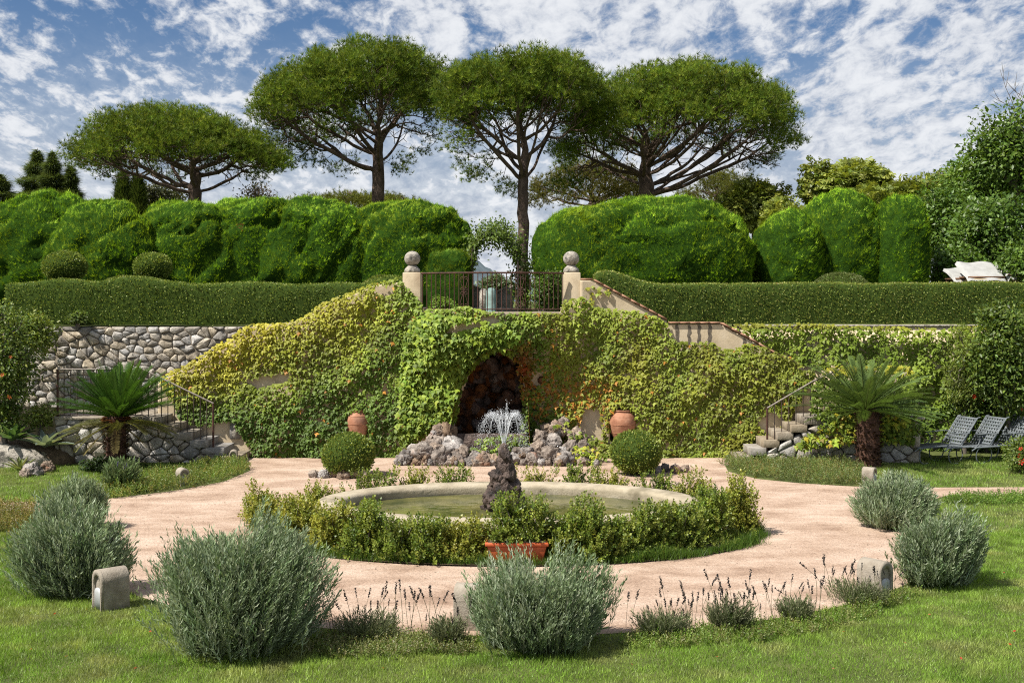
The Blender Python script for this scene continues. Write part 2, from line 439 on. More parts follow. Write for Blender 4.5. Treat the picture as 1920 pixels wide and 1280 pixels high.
# ---- leaves: templates are (verts, tris); x along the leaf, y across, z normal
def tmpl_diamond(fold=0.07):
    return np.array([(0, 0, 0), (.45, .5, fold), (1, 0, -.03), (.45, -.5, fold)]), np.array([(0, 1, 2), (0, 2, 3)])
def tmpl_ivy():
    V = np.array([(.28, 0, .08), (-.03, 0, 0), (.34, .58, -.06), (.54, .23, .03), (1, 0, -.14), (.54, -.23, .03), (.34, -.58, -.06)])
    return V, np.array([(0, i, i + 1) for i in range(1, 6)] + [(0, 6, 1)])
def tmpl_blade():
    return np.array([(0, -.5, 0), (0, .5, 0), (1, 0, 0)], float), np.array([(0, 1, 2)])
def tmpl_tuft(n, spread=1.0, w=0.07, seed=0, lo=0.3):
    g = np.random.default_rng(seed); V = []; Fc = []
    for i in range(n):
        th = (lo + (1 - lo) * g.random()) * spread; ph = g.random() * 2 * np.pi
        d = np.array([np.cos(th), np.sin(th) * np.cos(ph), np.sin(th) * np.sin(ph)])
        b = unit(np.cross(d, g.normal(size=3))) * w * 0.5
        L = 0.75 + 0.3 * g.random()
        V += [-b + d * .06, b + d * .06, d * L]; Fc.append((3 * i, 3 * i + 1, 3 * i + 2))
    return np.array(V), np.array(Fc)
def tmpl_sprig(n, ll, lw, ang, seed=0, stem=0.012, single=False):
    """upright shoot with n leaves along x"""
    g = np.random.default_rng(seed); V = []; Fc = []
    D0, F0 = tmpl_diamond()
    if single: D0, F0 = np.array([(0, -.22, 0), (.5, .5, .04), (1, 0, -.02)]), np.array([(0, 1, 2)])
    for i in range(n):
        s = 0.15 + 0.8 * i / (n - 1); ph = i * 2.4 + g.random() * .6; th = ang * (1.15 - 0.55 * s) + g.normal() * .12
        d = np.array([np.cos(th), np.sin(th) * np.cos(ph), np.sin(th) * np.sin(ph)])
        b = unit(np.cross(d, np.array([1.0, 0.02, 0.01]))); nn = np.cross(d, b)
        L = ll * (1.05 - 0.4 * s) * (0.8 + .4 * g.random())
        Q = D0[:, 0:1] * L * d + D0[:, 1:2] * lw * b + D0[:, 2:3] * L * nn + np.array([s, 0, 0])
        Fc += [tuple(f + len(V)) for f in F0]; V += list(Q)
    k = len(V); V += [np.array([0, -stem, 0]), np.array([0, stem, 0]), np.array([1, 0, 0])]; Fc.append((k, k + 1, k + 2))
    return np.array(V), np.array(Fc)
def tmpl_fan(n=5, spread=0.7, w=0.16):
    V = []; Fc = []
    for i in range(n):
        t = (i / (n - 1) - .5) * 2 * spread; L = 1 - .35 * abs(t) / spread
        d = np.array([np.cos(t), np.sin(t), -.1 * abs(t)]); b = np.array([-np.sin(t), np.cos(t), 0]) * w * .5
        V += [-b * .6, b * .6, d * L + np.array([0, 0, .05 * ((i % 2) - .5)])]; Fc.append((3 * i, 3 * i + 1, 3 * i + 2))
    return np.array(V), np.array(Fc)
def tmpl_palmate(n=6, droop=-.45):
    V = []; Fc = []
    for i in range(n):
        t = (i / (n - 1) - .5) * 4.2; d = unit(np.array([np.cos(t), np.sin(t), droop])); b = unit(np.cross(np.array([0, 0, 1.0]), d))
        o = len(V); V += [np.zeros(3), d * .62 + b * .2, d * 1.0 - b * .06 if i % 2 else d * 1.0 + b * .02, d * .62 - b * .2]; Fc += [(o, o + 1, o + 3), (o + 1, o + 2, o + 3)] if n <= 4 else [(o, o + 1, o + 3)]
    return np.array(V), np.array(Fc)
T_DIA, T_IVY, T_BLADE = tmpl_diamond(), tmpl_ivy(), tmpl_blade()

def rand_dirs(n, g=None):
    return unit((g or rng).normal(size=(n, 3)))
def leaves(P, D, N, L, W, C, tmpl, jit=0.0):
    """vertices, triangles, colours of one leaf template at every point"""
    T, Fc = tmpl; n, m = len(P), len(T)
    P = np.asarray(P, float); D = unit(D)
    N = np.asarray(N, float); N = N - D * np.sum(N * D, 1, keepdims=True)
    bad = np.linalg.norm(N, axis=1) < 1e-4
    if bad.any(): N[bad] = np.cross(D[bad], rand_dirs(bad.sum()))
    N = unit(N); B = np.cross(N, D)
    L = np.broadcast_to(np.asarray(L, float), (n,))[:, None, None]; W = np.broadcast_to(np.asarray(W, float), (n,))[:, None, None]
    V = P[:, None, :] + L * T[None, :, 0:1] * D[:, None, :] + W * T[None, :, 1:2] * B[:, None, :] + L * T[None, :, 2:3] * N[:, None, :]
    FF = (Fc[None] + (np.arange(n) * m)[:, None, None]).reshape(-1, 3)
    CC = np.repeat(np.asarray(C, float), m, 0)
    return V.reshape(-1, 3), FF, CC
def leaf_obj(name, sets, mat, parent=None, kind=None):
    Vs, Fs, Cs, k = [], [], [], 0
    for V, Fc, C in sets:
        Vs.append(V); Fs.append(Fc + k); Cs.append(C); k += len(V)
    o = obj(name, np.concatenate(Vs), np.concatenate(Fs), mat, parent, np.clip(np.concatenate(Cs), 0.002, 0.95))
    if kind: o['kind'] = kind
    return o
def palette(n, cols, jitter=0.18, w=None, g=None):
    g = g or rng
    c = np.array(cols, float)
    i = g.choice(len(c), n, p=w); a = g.choice(len(c), n, p=w); t = g.random((n, 1)) * .5
    k = c[i] * (1 - t) + c[a] * t
    return k * (1 + g.normal(size=(n, 1)) * jitter) * (1 + g.normal(size=(n, 3)) * jitter * .25)

# ---- surfaces to scatter on
def blob(c, r, e1=1.0, e2=1.0, amp=0.12, freq=1.0, nu=40, nv=22, off=0.0, zmin=None, oct=3):
    """noisy superellipsoid -> verts, tris"""
    u = np.linspace(-np.pi, np.pi, nu, endpoint=False); v = np.linspace(-np.pi / 2, np.pi / 2, nv)
    U, Vv = np.meshgrid(u, v)
    pw = lambda a, e: np.sign(a) * np.abs(a) ** e
    X = pw(np.cos(Vv), e1) * pw(np.cos(U), e2); Yy = pw(np.cos(Vv), e1) * pw(np.sin(U), e2); Z = pw(np.sin(Vv), e1)
    S = np.stack([X, Yy, Z], -1).reshape(-1, 3)
    Wd = S * np.array(r) + np.array(c)
    nz = fnoise(Wd, freq, off, oct)
    Wd = np.array(c) + (Wd - np.array(c)) * (1 + amp * nz)[:, None]
    if zmin is not None:
        Wd[:, 2] = np.maximum(Wd[:, 2], zmin)
    Fc = []
    for j in range(nv - 1):
        for i in range(nu):
            a, b = j * nu + i, j * nu + (i + 1) % nu
            Fc += [(a, b, b + nu), (a, b + nu, a + nu)]
    return Wd, np.array(Fc)
def scatter(V, Fc, n, g=None, front=None):
    """n points with normals, area weighted; front: keep normals facing up/camera mostly"""
    g = g or rng
    A, B, C = V[Fc[:, 0]], V[Fc[:, 1]], V[Fc[:, 2]]
    cr = np.cross(B - A, C - A); ar = np.linalg.norm(cr, axis=1)
    nn = unit(cr)
    w = ar.copy()
    if front is not None:
        w = w * np.where((nn[:, 1] > front) & (nn[:, 2] < .2), 0.05, 1.0) * np.where(nn[:, 2] < -0.6, 0.0, 1)
    w = w / w.sum()
    i = g.choice(len(Fc), n, p=w)
    a, b = g.random((n, 1)), g.random((n, 1)); s = a + b > 1; a = np.where(s, 1 - a, a); b = np.where(s, 1 - b, b)
    return A[i] + a * (B - A)[i] + b * (C - A)[i], nn[i]

# ================================================================== SETTING
def sheet(name, poly, z, mat, kind='structure'):
    pts = [Vector((p[0], p[1], 0)) for p in poly]
    tris = tessellate_polygon([pts])
    V = np.array([(p[0], p[1], z) for p in poly])
    Fc = []
    for t in tris:
        a, b, c = V[t[0]], V[t[1]], V[t[2]]
        Fc.append(t if np.cross(b - a, c - a)[2] > 0 else (t[0], t[2], t[1]))
    o = obj(name, V, np.array(Fc), mat)
    o['kind'] = kind
    return o
sheet('ground', [(-1500, -60), (1500, -60), (1500, 2500), (-1500, 2500)], -0.03, M['turf'])
sheet('lawn', [(-40, -5), (40, -5), (40, 27.2), (-40, 27.2)], 0.0, M['turf'])
TZ = 3.05
tb = MB().box(-90, -5.4, 27.36, 2400, -0.02, TZ - 0.2).box(5.2, 90, 27.36, 2400, -0.02, TZ - 0.2).box(-5.395, 5.195, 28.2, 2400, -0.02, TZ)
tag(tb.build('terrace', M['turf']), kind='structure')

# ring path with its aprons and side arms
ring = [(5.9 * math.cos(t) - .05, 17.2 + 5.1 * math.sin(t)) for t in np.linspace(R(172), R(375), 60)]
pl = [G(455, 857.5), G(470, 882), G(420, 903), G(340, 918), G(250, 930), G(190, 936), G(100, 941), G(-300, 944), G(-300, 960), G(60, 958)]
pr = [G(1775, 929), G(2300, 927), G(2300, 912), G(1760, 914), G(1600, 912), G(1500, 906), G(1420, 898), G(1365, 884), G(1360, 874), G(1400, 857.5)]
PATH = [(p[0], p[1]) for p in pl] + ring + [(p[0], p[1]) for p in pr] + [(5.0, 26.6), (-5.8, 26.6)]
sheet('path', PATH, 0.006, M['path'])
BC = (-0.04, 17.55)                        # basin centre
bed = [(BC[0] + 3.72 * math.cos(t), 17.5 + 2.28 * math.sin(t)) for t in np.linspace(0, 2 * math.pi, 64, endpoint=False)]
sheet('flower_bed', bed, 0.03, M['soil'])

# far hill behind the arch
hx = np.linspace(-1400, 900, 260)
hz = []
for x in hx:
    px = 960 + x / 1800 * F
    hz.append(np.interp(px, [-900, 300, 700, 850, 893, 925, 955, 985, 1010, 1080, 1500, 2200], [50, 60, 80, 84, 76, 56, 40, 30, 24, 22, 30, 30]) * 1800 / F
              + 5 * noise.noise(Vector((x * .03, 0, 0))) + 3.5 * noise.noise(Vector((x * .11, 3, 0))))
V = []; Fc = []
for i, x in enumerate(hx):
    V += [(x, 1800 - 250, 0), (x, 1800, H + hz[i]), (x, 1800 + 300, 0)]
for i in range(len(hx) - 1):
    a = 3 * i; Fc += [(a, a + 3, a + 4, a + 1), (a + 1, a + 4, a + 5, a + 2)]
tag(obj('hills', V, np.array(Fc), M['hill'], smooth=True), kind='structure')

# ================================================================== STONE WALLS
def clip(poly, nx, ny, d):
    """keep nx*x+ny*y<=d"""
    out = []
    for i in range(len(poly)):
        a, b = poly[i], poly[(i + 1) % len(poly)]
        da, db = nx * a[0] + ny * a[1] - d, nx * b[0] + ny * b[1] - d
        if da <= 0: out.append(a)
        if da * db < 0:
            t = da / (da - db); out.append((a[0] + t * (b[0] - a[0]), a[1] + t * (b[1] - a[1])))
    return out
def stones(parent, x0, x1, z0, z1, sx, sz, Yf, planes=(), depth=0.06, gap=0.009, seed=1, mat='rubble', keep=None, drop=.22):
    g = np.random.default_rng(seed); pts = []
    nz_ = max(1, int((z1 - z0) / sz)); nx_ = max(1, int((x1 - x0) / sx))
    for j in range(-1, nz_ + 1):
        for i in range(-1, nx_ + 1):
            pts.append((x0 + (i + .5 + .5 * (j % 2)) * sx + g.normal() * sx * .36, z0 + (j + .5) * sz + g.normal() * sz * .32))
    pts = [p for p in pts if g.random() > drop]
    pts = np.array(pts); ex = np.array([0.75, 1.0])
    cnt = 0
    for k, p in enumerate(pts):
        poly = [(x0, z0), (x1, z0), (x1, z1), (x0, z1)]
        q = (pts - p) * ex; d2 = (q ** 2).sum(1)
        for j in np.argsort(d2)[1:18]:
            n_ = (pts[j] - p) * ex * ex
            mid_ = (pts[j] + p) / 2
            poly = clip(poly, n_[0], n_[1], n_ @ mid_)
            if len(poly) < 3: break
        for (a, b, c) in planes:
            if len(poly) >= 3: poly = clip(poly, a, b, c)
        if len(poly) < 3: continue
        A = np.array(poly); cen = A.mean(0)
        area = 0.5 * abs(np.dot(A[:, 0], np.roll(A[:, 1], 1)) - np.dot(A[:, 1], np.roll(A[:, 0], 1)))
        if area < 0.006 or (keep is not None and not keep(cen[0], cen[1])): continue
        # shrink by the joint, then round the corners
        rad = np.linalg.norm(A - cen, axis=1, keepdims=True); A = cen + (A - cen) * np.maximum(.5, 1 - gap * 1.3 / np.maximum(rad, 1e-3))
        B_ = []
        for i in range(len(A)):
            a, b = A[i], A[(i + 1) % len(A)]; c1 = g.uniform(.06, .2); B_ += [a * (1 - c1) + b * c1, a * c1 + b * (1 - c1)]
        A = np.array(B_); m = len(A)
        bul = depth * (0.55 + .7 * g.random())
        ca = Yf(cen[0])
        V = [(a[0], Yf(a[0]) + .03, a[1]) for a in A]
        tilt = g.normal(size=2) * .12
        r1 = [cen + (a - cen) * g.uniform(.92, .985) for a in A]; r2 = [cen + (a - cen) * g.uniform(.55, .8) for a in A]
        dv = lambda a: tilt @ (a - cen)
        V += [(a[0], Yf(a[0]) - bul * .55 + dv(a) + g.normal() * .004, a[1]) for a in r1]
        V += [(a[0], Yf(a[0]) - bul * (.95 + g.normal() * .2) + dv(a), a[1]) for a in r2]
        V += [(cen[0], ca - bul * 1.05, cen[1])]
        Fc = []
        for i in range(m):
            j = (i + 1) % m
            for o_ in (0, m):
                Fc += [(o_ + i, o_ + j, o_ + m + j), (o_ + i, o_ + m + j, o_ + m + i)]
            Fc.append((2 * m + i, 2 * m + j, 3 * m))
        o = obj('stone', np.array(V), np.array(Fc), M[mat], parent, smooth=False)
        cnt += 1
    return cnt

YW = 27.3                                   # retaining walls
w = thing('retaining_wall', (-8.5, YW, 0), 'grey rubble stone retaining wall under the clipped hedge beside the green cycad', 'stone wall')
MB().box(-14, -5.4, YW - .008, YW + .4, 0, 2.84).build('wall_core', M['mortar'], w)
stones(w, -11.7, -5.6, 0.98, 2.86, .225, .158, lambda x: YW - .0, seed=4, gap=.0065, depth=.05, drop=.12, keep=lambda x, z: z > 2.9 + .62 * (-6.0 - x) * .9 if x > -6.0 else True)
w2 = thing('retaining_wall', (9, YW, 0), 'long retaining wall hidden under green creeper below the hedge, behind the loungers', 'wall')
MB().box(5.2, 16, YW, YW + .4, 0, 2.86).build('wall_core', M['stucco'], w2)
MB().box(5.2, 16, YW - .03, YW + .44, 2.865, 2.91).build('coping', M['old_stone'], w2)

YL = 25.05                                  # low walls that carry the bottom flights
RZ, RUN = .165, .34
w = thing('low_stone_wall', (-8, YL, 0), 'low rubble wall carrying the steps, behind the green cycad trunk', 'stone wall')
c_ = MB()
c_.box(-9.75, -7.92, YL + .03, 26.9, 0, .93)
for k in range(6):
    c_.box(-7.9 + .34 * k, -7.9 + .34 * (k + 1) - .002, YL + .03, 25.92, 0, .93 - .165 * (k + 1) + .02 if k < 5 else .03)
c_.build('wall_core', M['mortar'], w)
stones(w, -9.75, -5.95, 0, .96, .27, .2, lambda x: YL, planes=[(.165, .34, .165 * -6.05 + .34 * .10)], seed=9)
w = thing('low_stone_wall', (7, YL, 0), 'low shaded rubble wall half covered by creeper behind the brown cycad trunk', 'stone wall')
c_ = MB()
c_.box(6.72, 8.7, YL + .03, 26.9, 0, .93)
for k in range(6):
    c_.box(5.0 + .285 * k, 5.0 + .285 * (k + 1) - .002, YL + .03, 25.92, 0, max(.03, .165 * k - .05))
c_.build('wall_core', M['mortar'], w)
stones(w, 5.35, 8.72, 0, .96, .28, .2, lambda x: YL, planes=[(-.165, .285, -.165 * 5.2 + .285 * .10)], seed=12)

# ---- steps
def steps(label, x0, run, sgn, n, land):
    t = thing('stone_steps', (x0, 25.4, 0), label, 'steps', 'stone steps beside the creeper wall')
    for k in range(n):
        xa = x0 + sgn * run * k
        xb = xa + sgn * (run + .06)
        a, b = min(xa, xb), max(xa, xb)
        jz = random.uniform(-.006, .006)
        bevel(MB().box(a, b, 24.99 + random.uniform(-.02, .02), 25.93, RZ * k + (.002 if k else -.02), RZ * (k + 1) + jz).build('step', M['step'], t), .015)
    a, b = land
    bevel(MB().box(a, b, 24.98, 27.28, .935, .992).build('landing', M['step'], t), .012)
    return t
st_l = steps('stone steps climbing away from the path towards the green cycad', -5.79, RUN, -1, 6, (-9.8, -7.9))
st_r = steps('stone steps climbing from the path towards the brown-trunked cycad', 4.78, .29, 1, 6, (6.56, 8.8))

# ================================================================== GROTTO WALL
YB = 25.95
def smooth01(a, b, x):
    t = np.clip((np.asarray(x, float) - a) / (b - a), 0, 1); return t * t * (3 - 2 * t)
BX, BHW = -.43, 1.72
def Yfront(x, z):
    x = np.asarray(x, float); z = np.asarray(z, float)
    uL = np.clip((x - BX) / BHW, -1, 0); uR = np.clip((x - BX) / 2.6, 0, 1)
    bow = np.where(x < BX, np.cos(uL * np.pi / 2) ** .9, .5 + .5 * np.cos(uR * np.pi))
    return YB - bow * (.15 + .5 * smooth01(1.5, 3.0, z))
TOPPX = [(296, 716), (345, 692), (410, 652), (470, 613), (560, 602), (605, 576), (700, 536), (757, 528), (758, 576), (788, 576), (791, 587), (1056, 587), (1059, 576), (1086, 576), (1087, 526), (1112, 526), (1250, 601), (1254, 608), (1352, 608), (1420, 646), (1528, 706)]
_tx = [at(p[0], p[1], YB)[0] for p in TOPPX]; _tz = [at(p[0], p[1], YB)[2] for p in TOPPX]
def ztop(x): return np.interp(x, _tx, _tz)
# openings (world x,z)
def px_to_xz(px, py, Y): p = at(px, py, Y); return (p[0], p[2])
GROTTO = [px_to_xz(a, b, 25.4) for a, b in [(842, 862), (848, 800), (858, 755), (872, 715), (888, 685), (910, 662), (935, 652), (958, 658), (975, 680), (984, 720), (988, 770), (990, 862)]]
NICHE_L = [px_to_xz(a, b, YB) for a, b in [(652, 826), (652, 782), (659, 768), (671, 762), (683, 768), (690, 782), (690, 826)]]
NICHE_R = [px_to_xz(a, b, YB) for a, b in [(1144, 830), (1144, 778), (1153, 762), (1167, 756), (1181, 762), (1190, 778), (1190, 830)]]
HOLES = [GROTTO, NICHE_L, NICHE_R]
gw = thing('grotto_wall', (-.4, YB, 0), 'cream stuccoed double staircase wall with arched grotto under the balcony', 'garden wall')
dx = .05
xs = np.arange(_tx[0], _tx[-1], dx); zs = np.arange(-.02, 4.3, dx)
XX, ZZ = np.meshgrid(xs, zs)
ZT = ztop(XX); ZC = np.minimum(ZZ, ZT)
V = np.stack([XX, Yfront(XX, ZC), ZC], -1)
nz_, nx_ = XX.shape
idx = np.arange(nz_ * nx_).reshape(nz_, nx_)
cx_ = XX[:-1, :-1] + dx / 2; cz_ = ZZ[:-1, :-1] + dx / 2
ok = ZZ[:-1, :-1] < np.minimum(ZT[:-1, :-1], ZT[:-1, 1:]) - .002
for hpoly in HOLES:
    ok &= ~inpoly(cx_, cz_, hpoly)
q = np.stack([idx[:-1, :-1], idx[:-1, 1:], idx[1:, 1:], idx[1:, :-1]], -1)[ok]
used = np.unique(q); remap = -np.ones(nz_ * nx_, int); remap[used] = np.arange(len(used))
fw = obj('front_wall', V.reshape(-1, 3)[used], remap[q], M['stucco'], gw)
so = fw.modifiers.new('thickness', 'SOLIDIFY'); so.thickness = .28; so.offset = -1.0
# recesses behind the openings
def recess(poly, y0, y1, mat, parent, name, rough=0):
    poly = np.array(poly); c = poly.mean(0); P2 = c + (poly - c) * 1.05
    n = len(P2)
    V = [(p[0], y0, p[1]) for p in P2] + [(p[0], y1, p[1]) for p in P2] + [(c[0], y1 + .05, c[1])]
    Fc = []
    for i in range(n):
        j = (i + 1) % n
        Fc += [(i, n + i, n + j), (i, n + j, j), (n + i, 2 * n, n + j)]
    return obj(name, np.array(V), np.array(Fc), mat, parent)
recess(NICHE_L, YB + .2, YB + .6, M['stucco'], gw, 'niche_lining')
recess(NICHE_R, YB + .2, YB + .6, M['stucco'], gw, 'niche_lining')
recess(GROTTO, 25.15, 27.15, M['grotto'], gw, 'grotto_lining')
# rough stones lining the grotto
g = np.random.default_rng(3)
rock_meshes = []
def rock_mesh(seed, amp=.33, mat='tufa', nu=16, nv=10, f=1.7):
    V, Fc = blob((0, 0, 0), (1, 1, 1), .85, .85, 0, 1, nu, nv)
    n1 = fnoise(V, f, seed * 13.7, 4); n2 = 1 - np.abs(fnoise(V, f * 1.9, seed * 5.1 + 40, 3)) * 2
    n3 = fnoise(V, f * 4.5, seed * 3.3 + 9, 2)
    V = V * (1 + amp * n1 + amp * .4 * n2 + amp * .32 * n3)[:, None]
    return raw_mesh('rock', V, Fc, M[mat])
def place_rock(me, parent, loc, s, g):
    o = bpy.data.objects.new('rock', me); col.objects.link(o); o.parent = parent
    o.location = Vector(loc) - parent.location
    o.rotation_euler = (g.random() * 6, g.random() * 6, g.random() * 6)
    o.scale = s if hasattr(s, '__len__') else (s, s, s)
    return o
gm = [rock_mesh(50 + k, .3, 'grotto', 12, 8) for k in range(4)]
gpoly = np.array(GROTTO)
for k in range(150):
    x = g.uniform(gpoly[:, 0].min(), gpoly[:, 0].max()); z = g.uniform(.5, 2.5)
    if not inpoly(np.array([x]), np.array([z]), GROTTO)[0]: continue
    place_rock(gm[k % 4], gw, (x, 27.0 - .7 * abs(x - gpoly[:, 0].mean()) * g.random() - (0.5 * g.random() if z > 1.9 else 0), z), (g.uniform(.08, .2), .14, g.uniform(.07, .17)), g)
# rough stones round the mouth, on the right-hand jamb
for k, (px, py, s) in enumerate([(992, 690, .12), (1004, 735, .14), (1000, 770, .11), (998, 800, .12), (985, 660, .12), (955, 640, .12), (1015, 712, .1), (930, 640, .1), (1012, 650, .13), (1030, 625, .12), (990, 612, .12), (960, 615, .1), (1040, 655, .09)]):
    p = at(px, py, 25.2); yy = float(Yfront(p[0], p[2])); p = at(px, py, yy + .02)
    place_rock(gm[k % 4], gw, p, (s, s * .8, s * .8), g)
# balcony slab that follows the bow
bp = []
xs_ = np.linspace(BX - 1.6, BX + 1.6, 41)
for x in xs_: bp.append((x, float(Yfront(x, 3.2)) - .06))
V = []; Fc = []
n = len(xs_)
for (x, y) in bp: V += [(x, y, 3.12), (x, y, 3.2), (x, 28.3, 3.2), (x, 28.3, 3.12)]
for i in range(n - 1):
    a = 4 * i; b = a + 4
    Fc += [(a, b, b + 1, a + 1), (a + 1, b + 1, b + 2, a + 2), (a, a + 3, b + 3, b)]
obj('balcony_slab', np.array(V), np.array(Fc), M['step'], gw)
# stairs behind the parapets (upper flights) as stepped blocks
for side, xa, xb, za, zb in ((-1, -7.7, -2.4, .99, 3.1), (1, 6.4, 1.5, .99, 3.1)):
    m_ = MB(); nst = 13
    for k in range(nst):
        u0 = xa + (xb - xa) * k / nst; u1 = xa + (xb - xa) * (k + 1) / nst
        m_.box(min(u0, u1) + .001, max(u0, u1) - .001, YB + .33, YW - .02, 0, za + (zb - za) * (k + 1) / nst)
    m_.build('upper_flight', M['step'], gw)
# clay coping along the sloping parapet (toward the hedge on the sunny cut)
def coping(p0, p1, wdt=.4):
    a = at(*p0, YB); b = at(*p1, YB); d = unit(b - a); L = np.linalg.norm(b - a); nT = max(1, int(L / .22))
    for i in range(nT):
        u = a + (b - a) * (i + .5) / nT
        rot = Matrix.Rotation(-math.atan2(d[2], d[0]), 3, 'Y')
        m_ = MB().box(u[0] - L / nT / 2 + .004, u[0] + L / nT / 2 - .004, YB - .05, YB + .33, u[2] + .012, u[2] + .05, rot, (u[0], YB, u[2]))
        m_.build('coping_tile', M['tile'], gw)
coping((1088, 526), (1112, 526)); coping((1113, 527), (1249, 601)); coping((1256, 607.5), (1350, 607.5)); coping((1353, 608), (1420, 645)); coping((1421, 646), (1500, 690))
# dark weather streaks painted by runoff: thin proud strips of algae on the stucco
for px, a, b in ((1270, 608, 652), (1292, 609, 650), (1311, 609, 648), (1331, 609, 652), (1396, 634, 650), (1412, 643, 652)):
    V = []; Fc = []
    for i in range(9):
        t = i / 8; pz = at(px + random.uniform(-1.2, 1.2), a + (b - a) * t, YB); wv = (.03 + .02 * random.random()) * (1 - .35 * abs(t - .4))
        V += [(pz[0] - wv, YB - .004, pz[2]), (pz[0] + wv, YB - .004, pz[2])]
        if i: k = 2 * i; Fc.append((k - 2, k - 1, k + 1, k))
    obj('runoff_stain', np.array(V), np.array(Fc), M['mortar'], gw)

# ---- gate pillars with ball finials
def pillar(px, label):
    X = (px - 960) / F * 26.1
    t = thing('gate_pillar', (X, 26.1, 2.6), label, 'pillar', 'ball-topped balcony pillars')
    hw = .195
    bevel(MB().box(X - hw, X + hw, 25.9, 26.29, 2.4, 4.09).build('shaft', M['stucco'], t), .015)
    m_ = MB(); m_.lathe([(.0, 4.092), (.17, 4.092), (.178, 4.12), (.165, 4.17), (.13, 4.21), (.10, 4.235), (.10, 4.25)], (X, 26.1, 0), 20)
    fin = m_.build('finial', M['old_stone'], t, True)
    V, Fc = blob((X, 26.1, 4.40), (.178, .178, .168), 1, 1, .03, 6, 28, 18)
    obj('ball', V, Fc, M['old_stone'], fin, smooth=True)
pillar(773, 'cream pillar with stone ball beside the yellow creeper slope')
pillar(1071, 'cream pillar with stone ball beside the bare sloping parapet')

# ---- balcony railing
rt = thing('balcony_railing', (BX, 24.5, 3.2), 'bowed rusty iron balcony railing between the two ball-topped pillars', 'railing')
def rail_pt(s, z):
    x = BX + s * 1.57
    return np.array([x, float(Yfront(x, 3.2)) + .08, z])
ss = np.linspace(-1, 1, 41)
MB().tube([rail_pt(s, 4.07) for s in ss], .022, 6).build('top_rail', M['rust'], rt)
MB().tube([rail_pt(s, 3.28) for s in ss], .014, 6).build('bottom_rail', M['rust'], rt)
bar_me = MB().tube([(0, 0, 0), (0, 0, .82)], .0115, 6).mesh('bar', M['rust'])
for i in range(31):
    s = -0.985 + 1.97 * i / 30
    p = rail_pt(s, 3.24)
    o = link('bar', bar_me); o.parent = rt; o.location = Vector(p) - rt.location
def scroll(c, r, a0, a1, s):
    t = np.linspace(a0, a1, 22); k = np.linspace(1, .25, 22)
    return [np.array([c[0] + s * r * kk * math.cos(a), c[1], c[2] + r * kk * math.sin(a)]) for a, kk in zip(t, k)]
for s in (-.39, .39):
    p = rail_pt(s, 0); m_ = MB()
    for sg in (-1, 1):
        for z, up in ((3.95, 1), (3.38, -1), (3.72, -1), (3.62, 1)):
            c = (p[0] + sg * .045, p[1], z)
            m_.tube([(x, y, z + (zz_ - z) * up) for (x, y, zz_) in scroll(c, .045, R(200), R(-160), sg)], .008, 5)
        m_.tube([(p[0] + sg * .085, p[1], 3.93), (p[0] + sg * .05, p[1], 3.8), (p[0], p[1], 3.67), (p[0] - sg * .05, p[1], 3.53), (p[0] - sg * .085, p[1], 3.4)], .008, 5)
    m_.build('scroll_panel', M['rust'], rt)

# ---- stair railings
def stair_rail(label, pts, y, nbars, sgn):
    t = thing('stair_railing', (pts[0][0], y, .16), label, 'railing', 'iron stair railings')
    MB().tube([(x, y, z) for x, z in pts], .02, 6).build('hand_rail', M['rail'], t)
    low_ = [(x, y, max(.2, z - .98)) for x, z in pts]
    MB().tube(low_, .012, 5).build('bottom_rail', M['darkiron'], t)
    X = np.array([p[0] for p in pts]); Z = np.array([p[1] for p in pts])
    order = np.argsort(X)
    for i in range(nbars):
        x = X[0] + (X[-1] - X[0]) * i / (nbars - 1)
        z1 = float(np.interp(x, X[order], Z[order]))
        post = i in (0, nbars - 1)
        r = .024 if post else .0105
        MB().tube([(x, y, max(.1, z1 - (1.1 if post else .98))), (x, y, z1)], r, 6).build('post' if post else 'bar', M['rust'] if post else M['darkiron'], t)
    return t
stair_rail('iron railing around the landing behind the green cycad', [(-6.39, 1.27), (-7.9, 2.0), (-9.72, 2.0)], 25.1, 25, -1)
stair_rail('short iron railing rising into the creeper beside the brown-trunked cycad', [(5.46, 1.17), (6.45, 1.75), (7.0, 2.0)], 25.1, 11, 1)

# ---- carved plaque beside the lowest steps
p = at(441, 808, 25.95)
t = thing('wall_plaque', (p[0], 25.9, p[2] - .2), 'small arched stone plaque on bare plaster above the lowest steps', 'plaque')
fr = [(.11 * math.cos(a), .08 + .12 * math.sin(a)) for a in np.linspace(0, math.pi, 12)] + [(-.11, -.17), (.11, -.17)]
V = [(p[0] + a, 25.945, p[2] + b) for a, b in fr] + [(p[0] + a, 25.90, p[2] + b) for a, b in fr] + [(p[0], 25.9, p[2])]
n = len(fr); Fc = []
for i in range(n):
    j = (i + 1) % n; Fc += [(i, j, n + j), (i, n + j, n + i), (n + i, n + j, 2 * n)]
obj('panel', np.array(V), np.array(Fc), M['step'], t)
V, Fc = blob((p[0], 25.895, p[2] - .03), (.06, .035, .11), 1, 1, .2, 9, 14, 10); fig = obj('carved_figure', V, Fc, M['old_stone'], t, smooth=True)
V, Fc = blob((p[0], 25.885, p[2] + .1), (.035, .035, .04), 1, 1, .1, 9, 12, 8); obj('carved_head', V, Fc, M['old_stone'], fig, smooth=True)

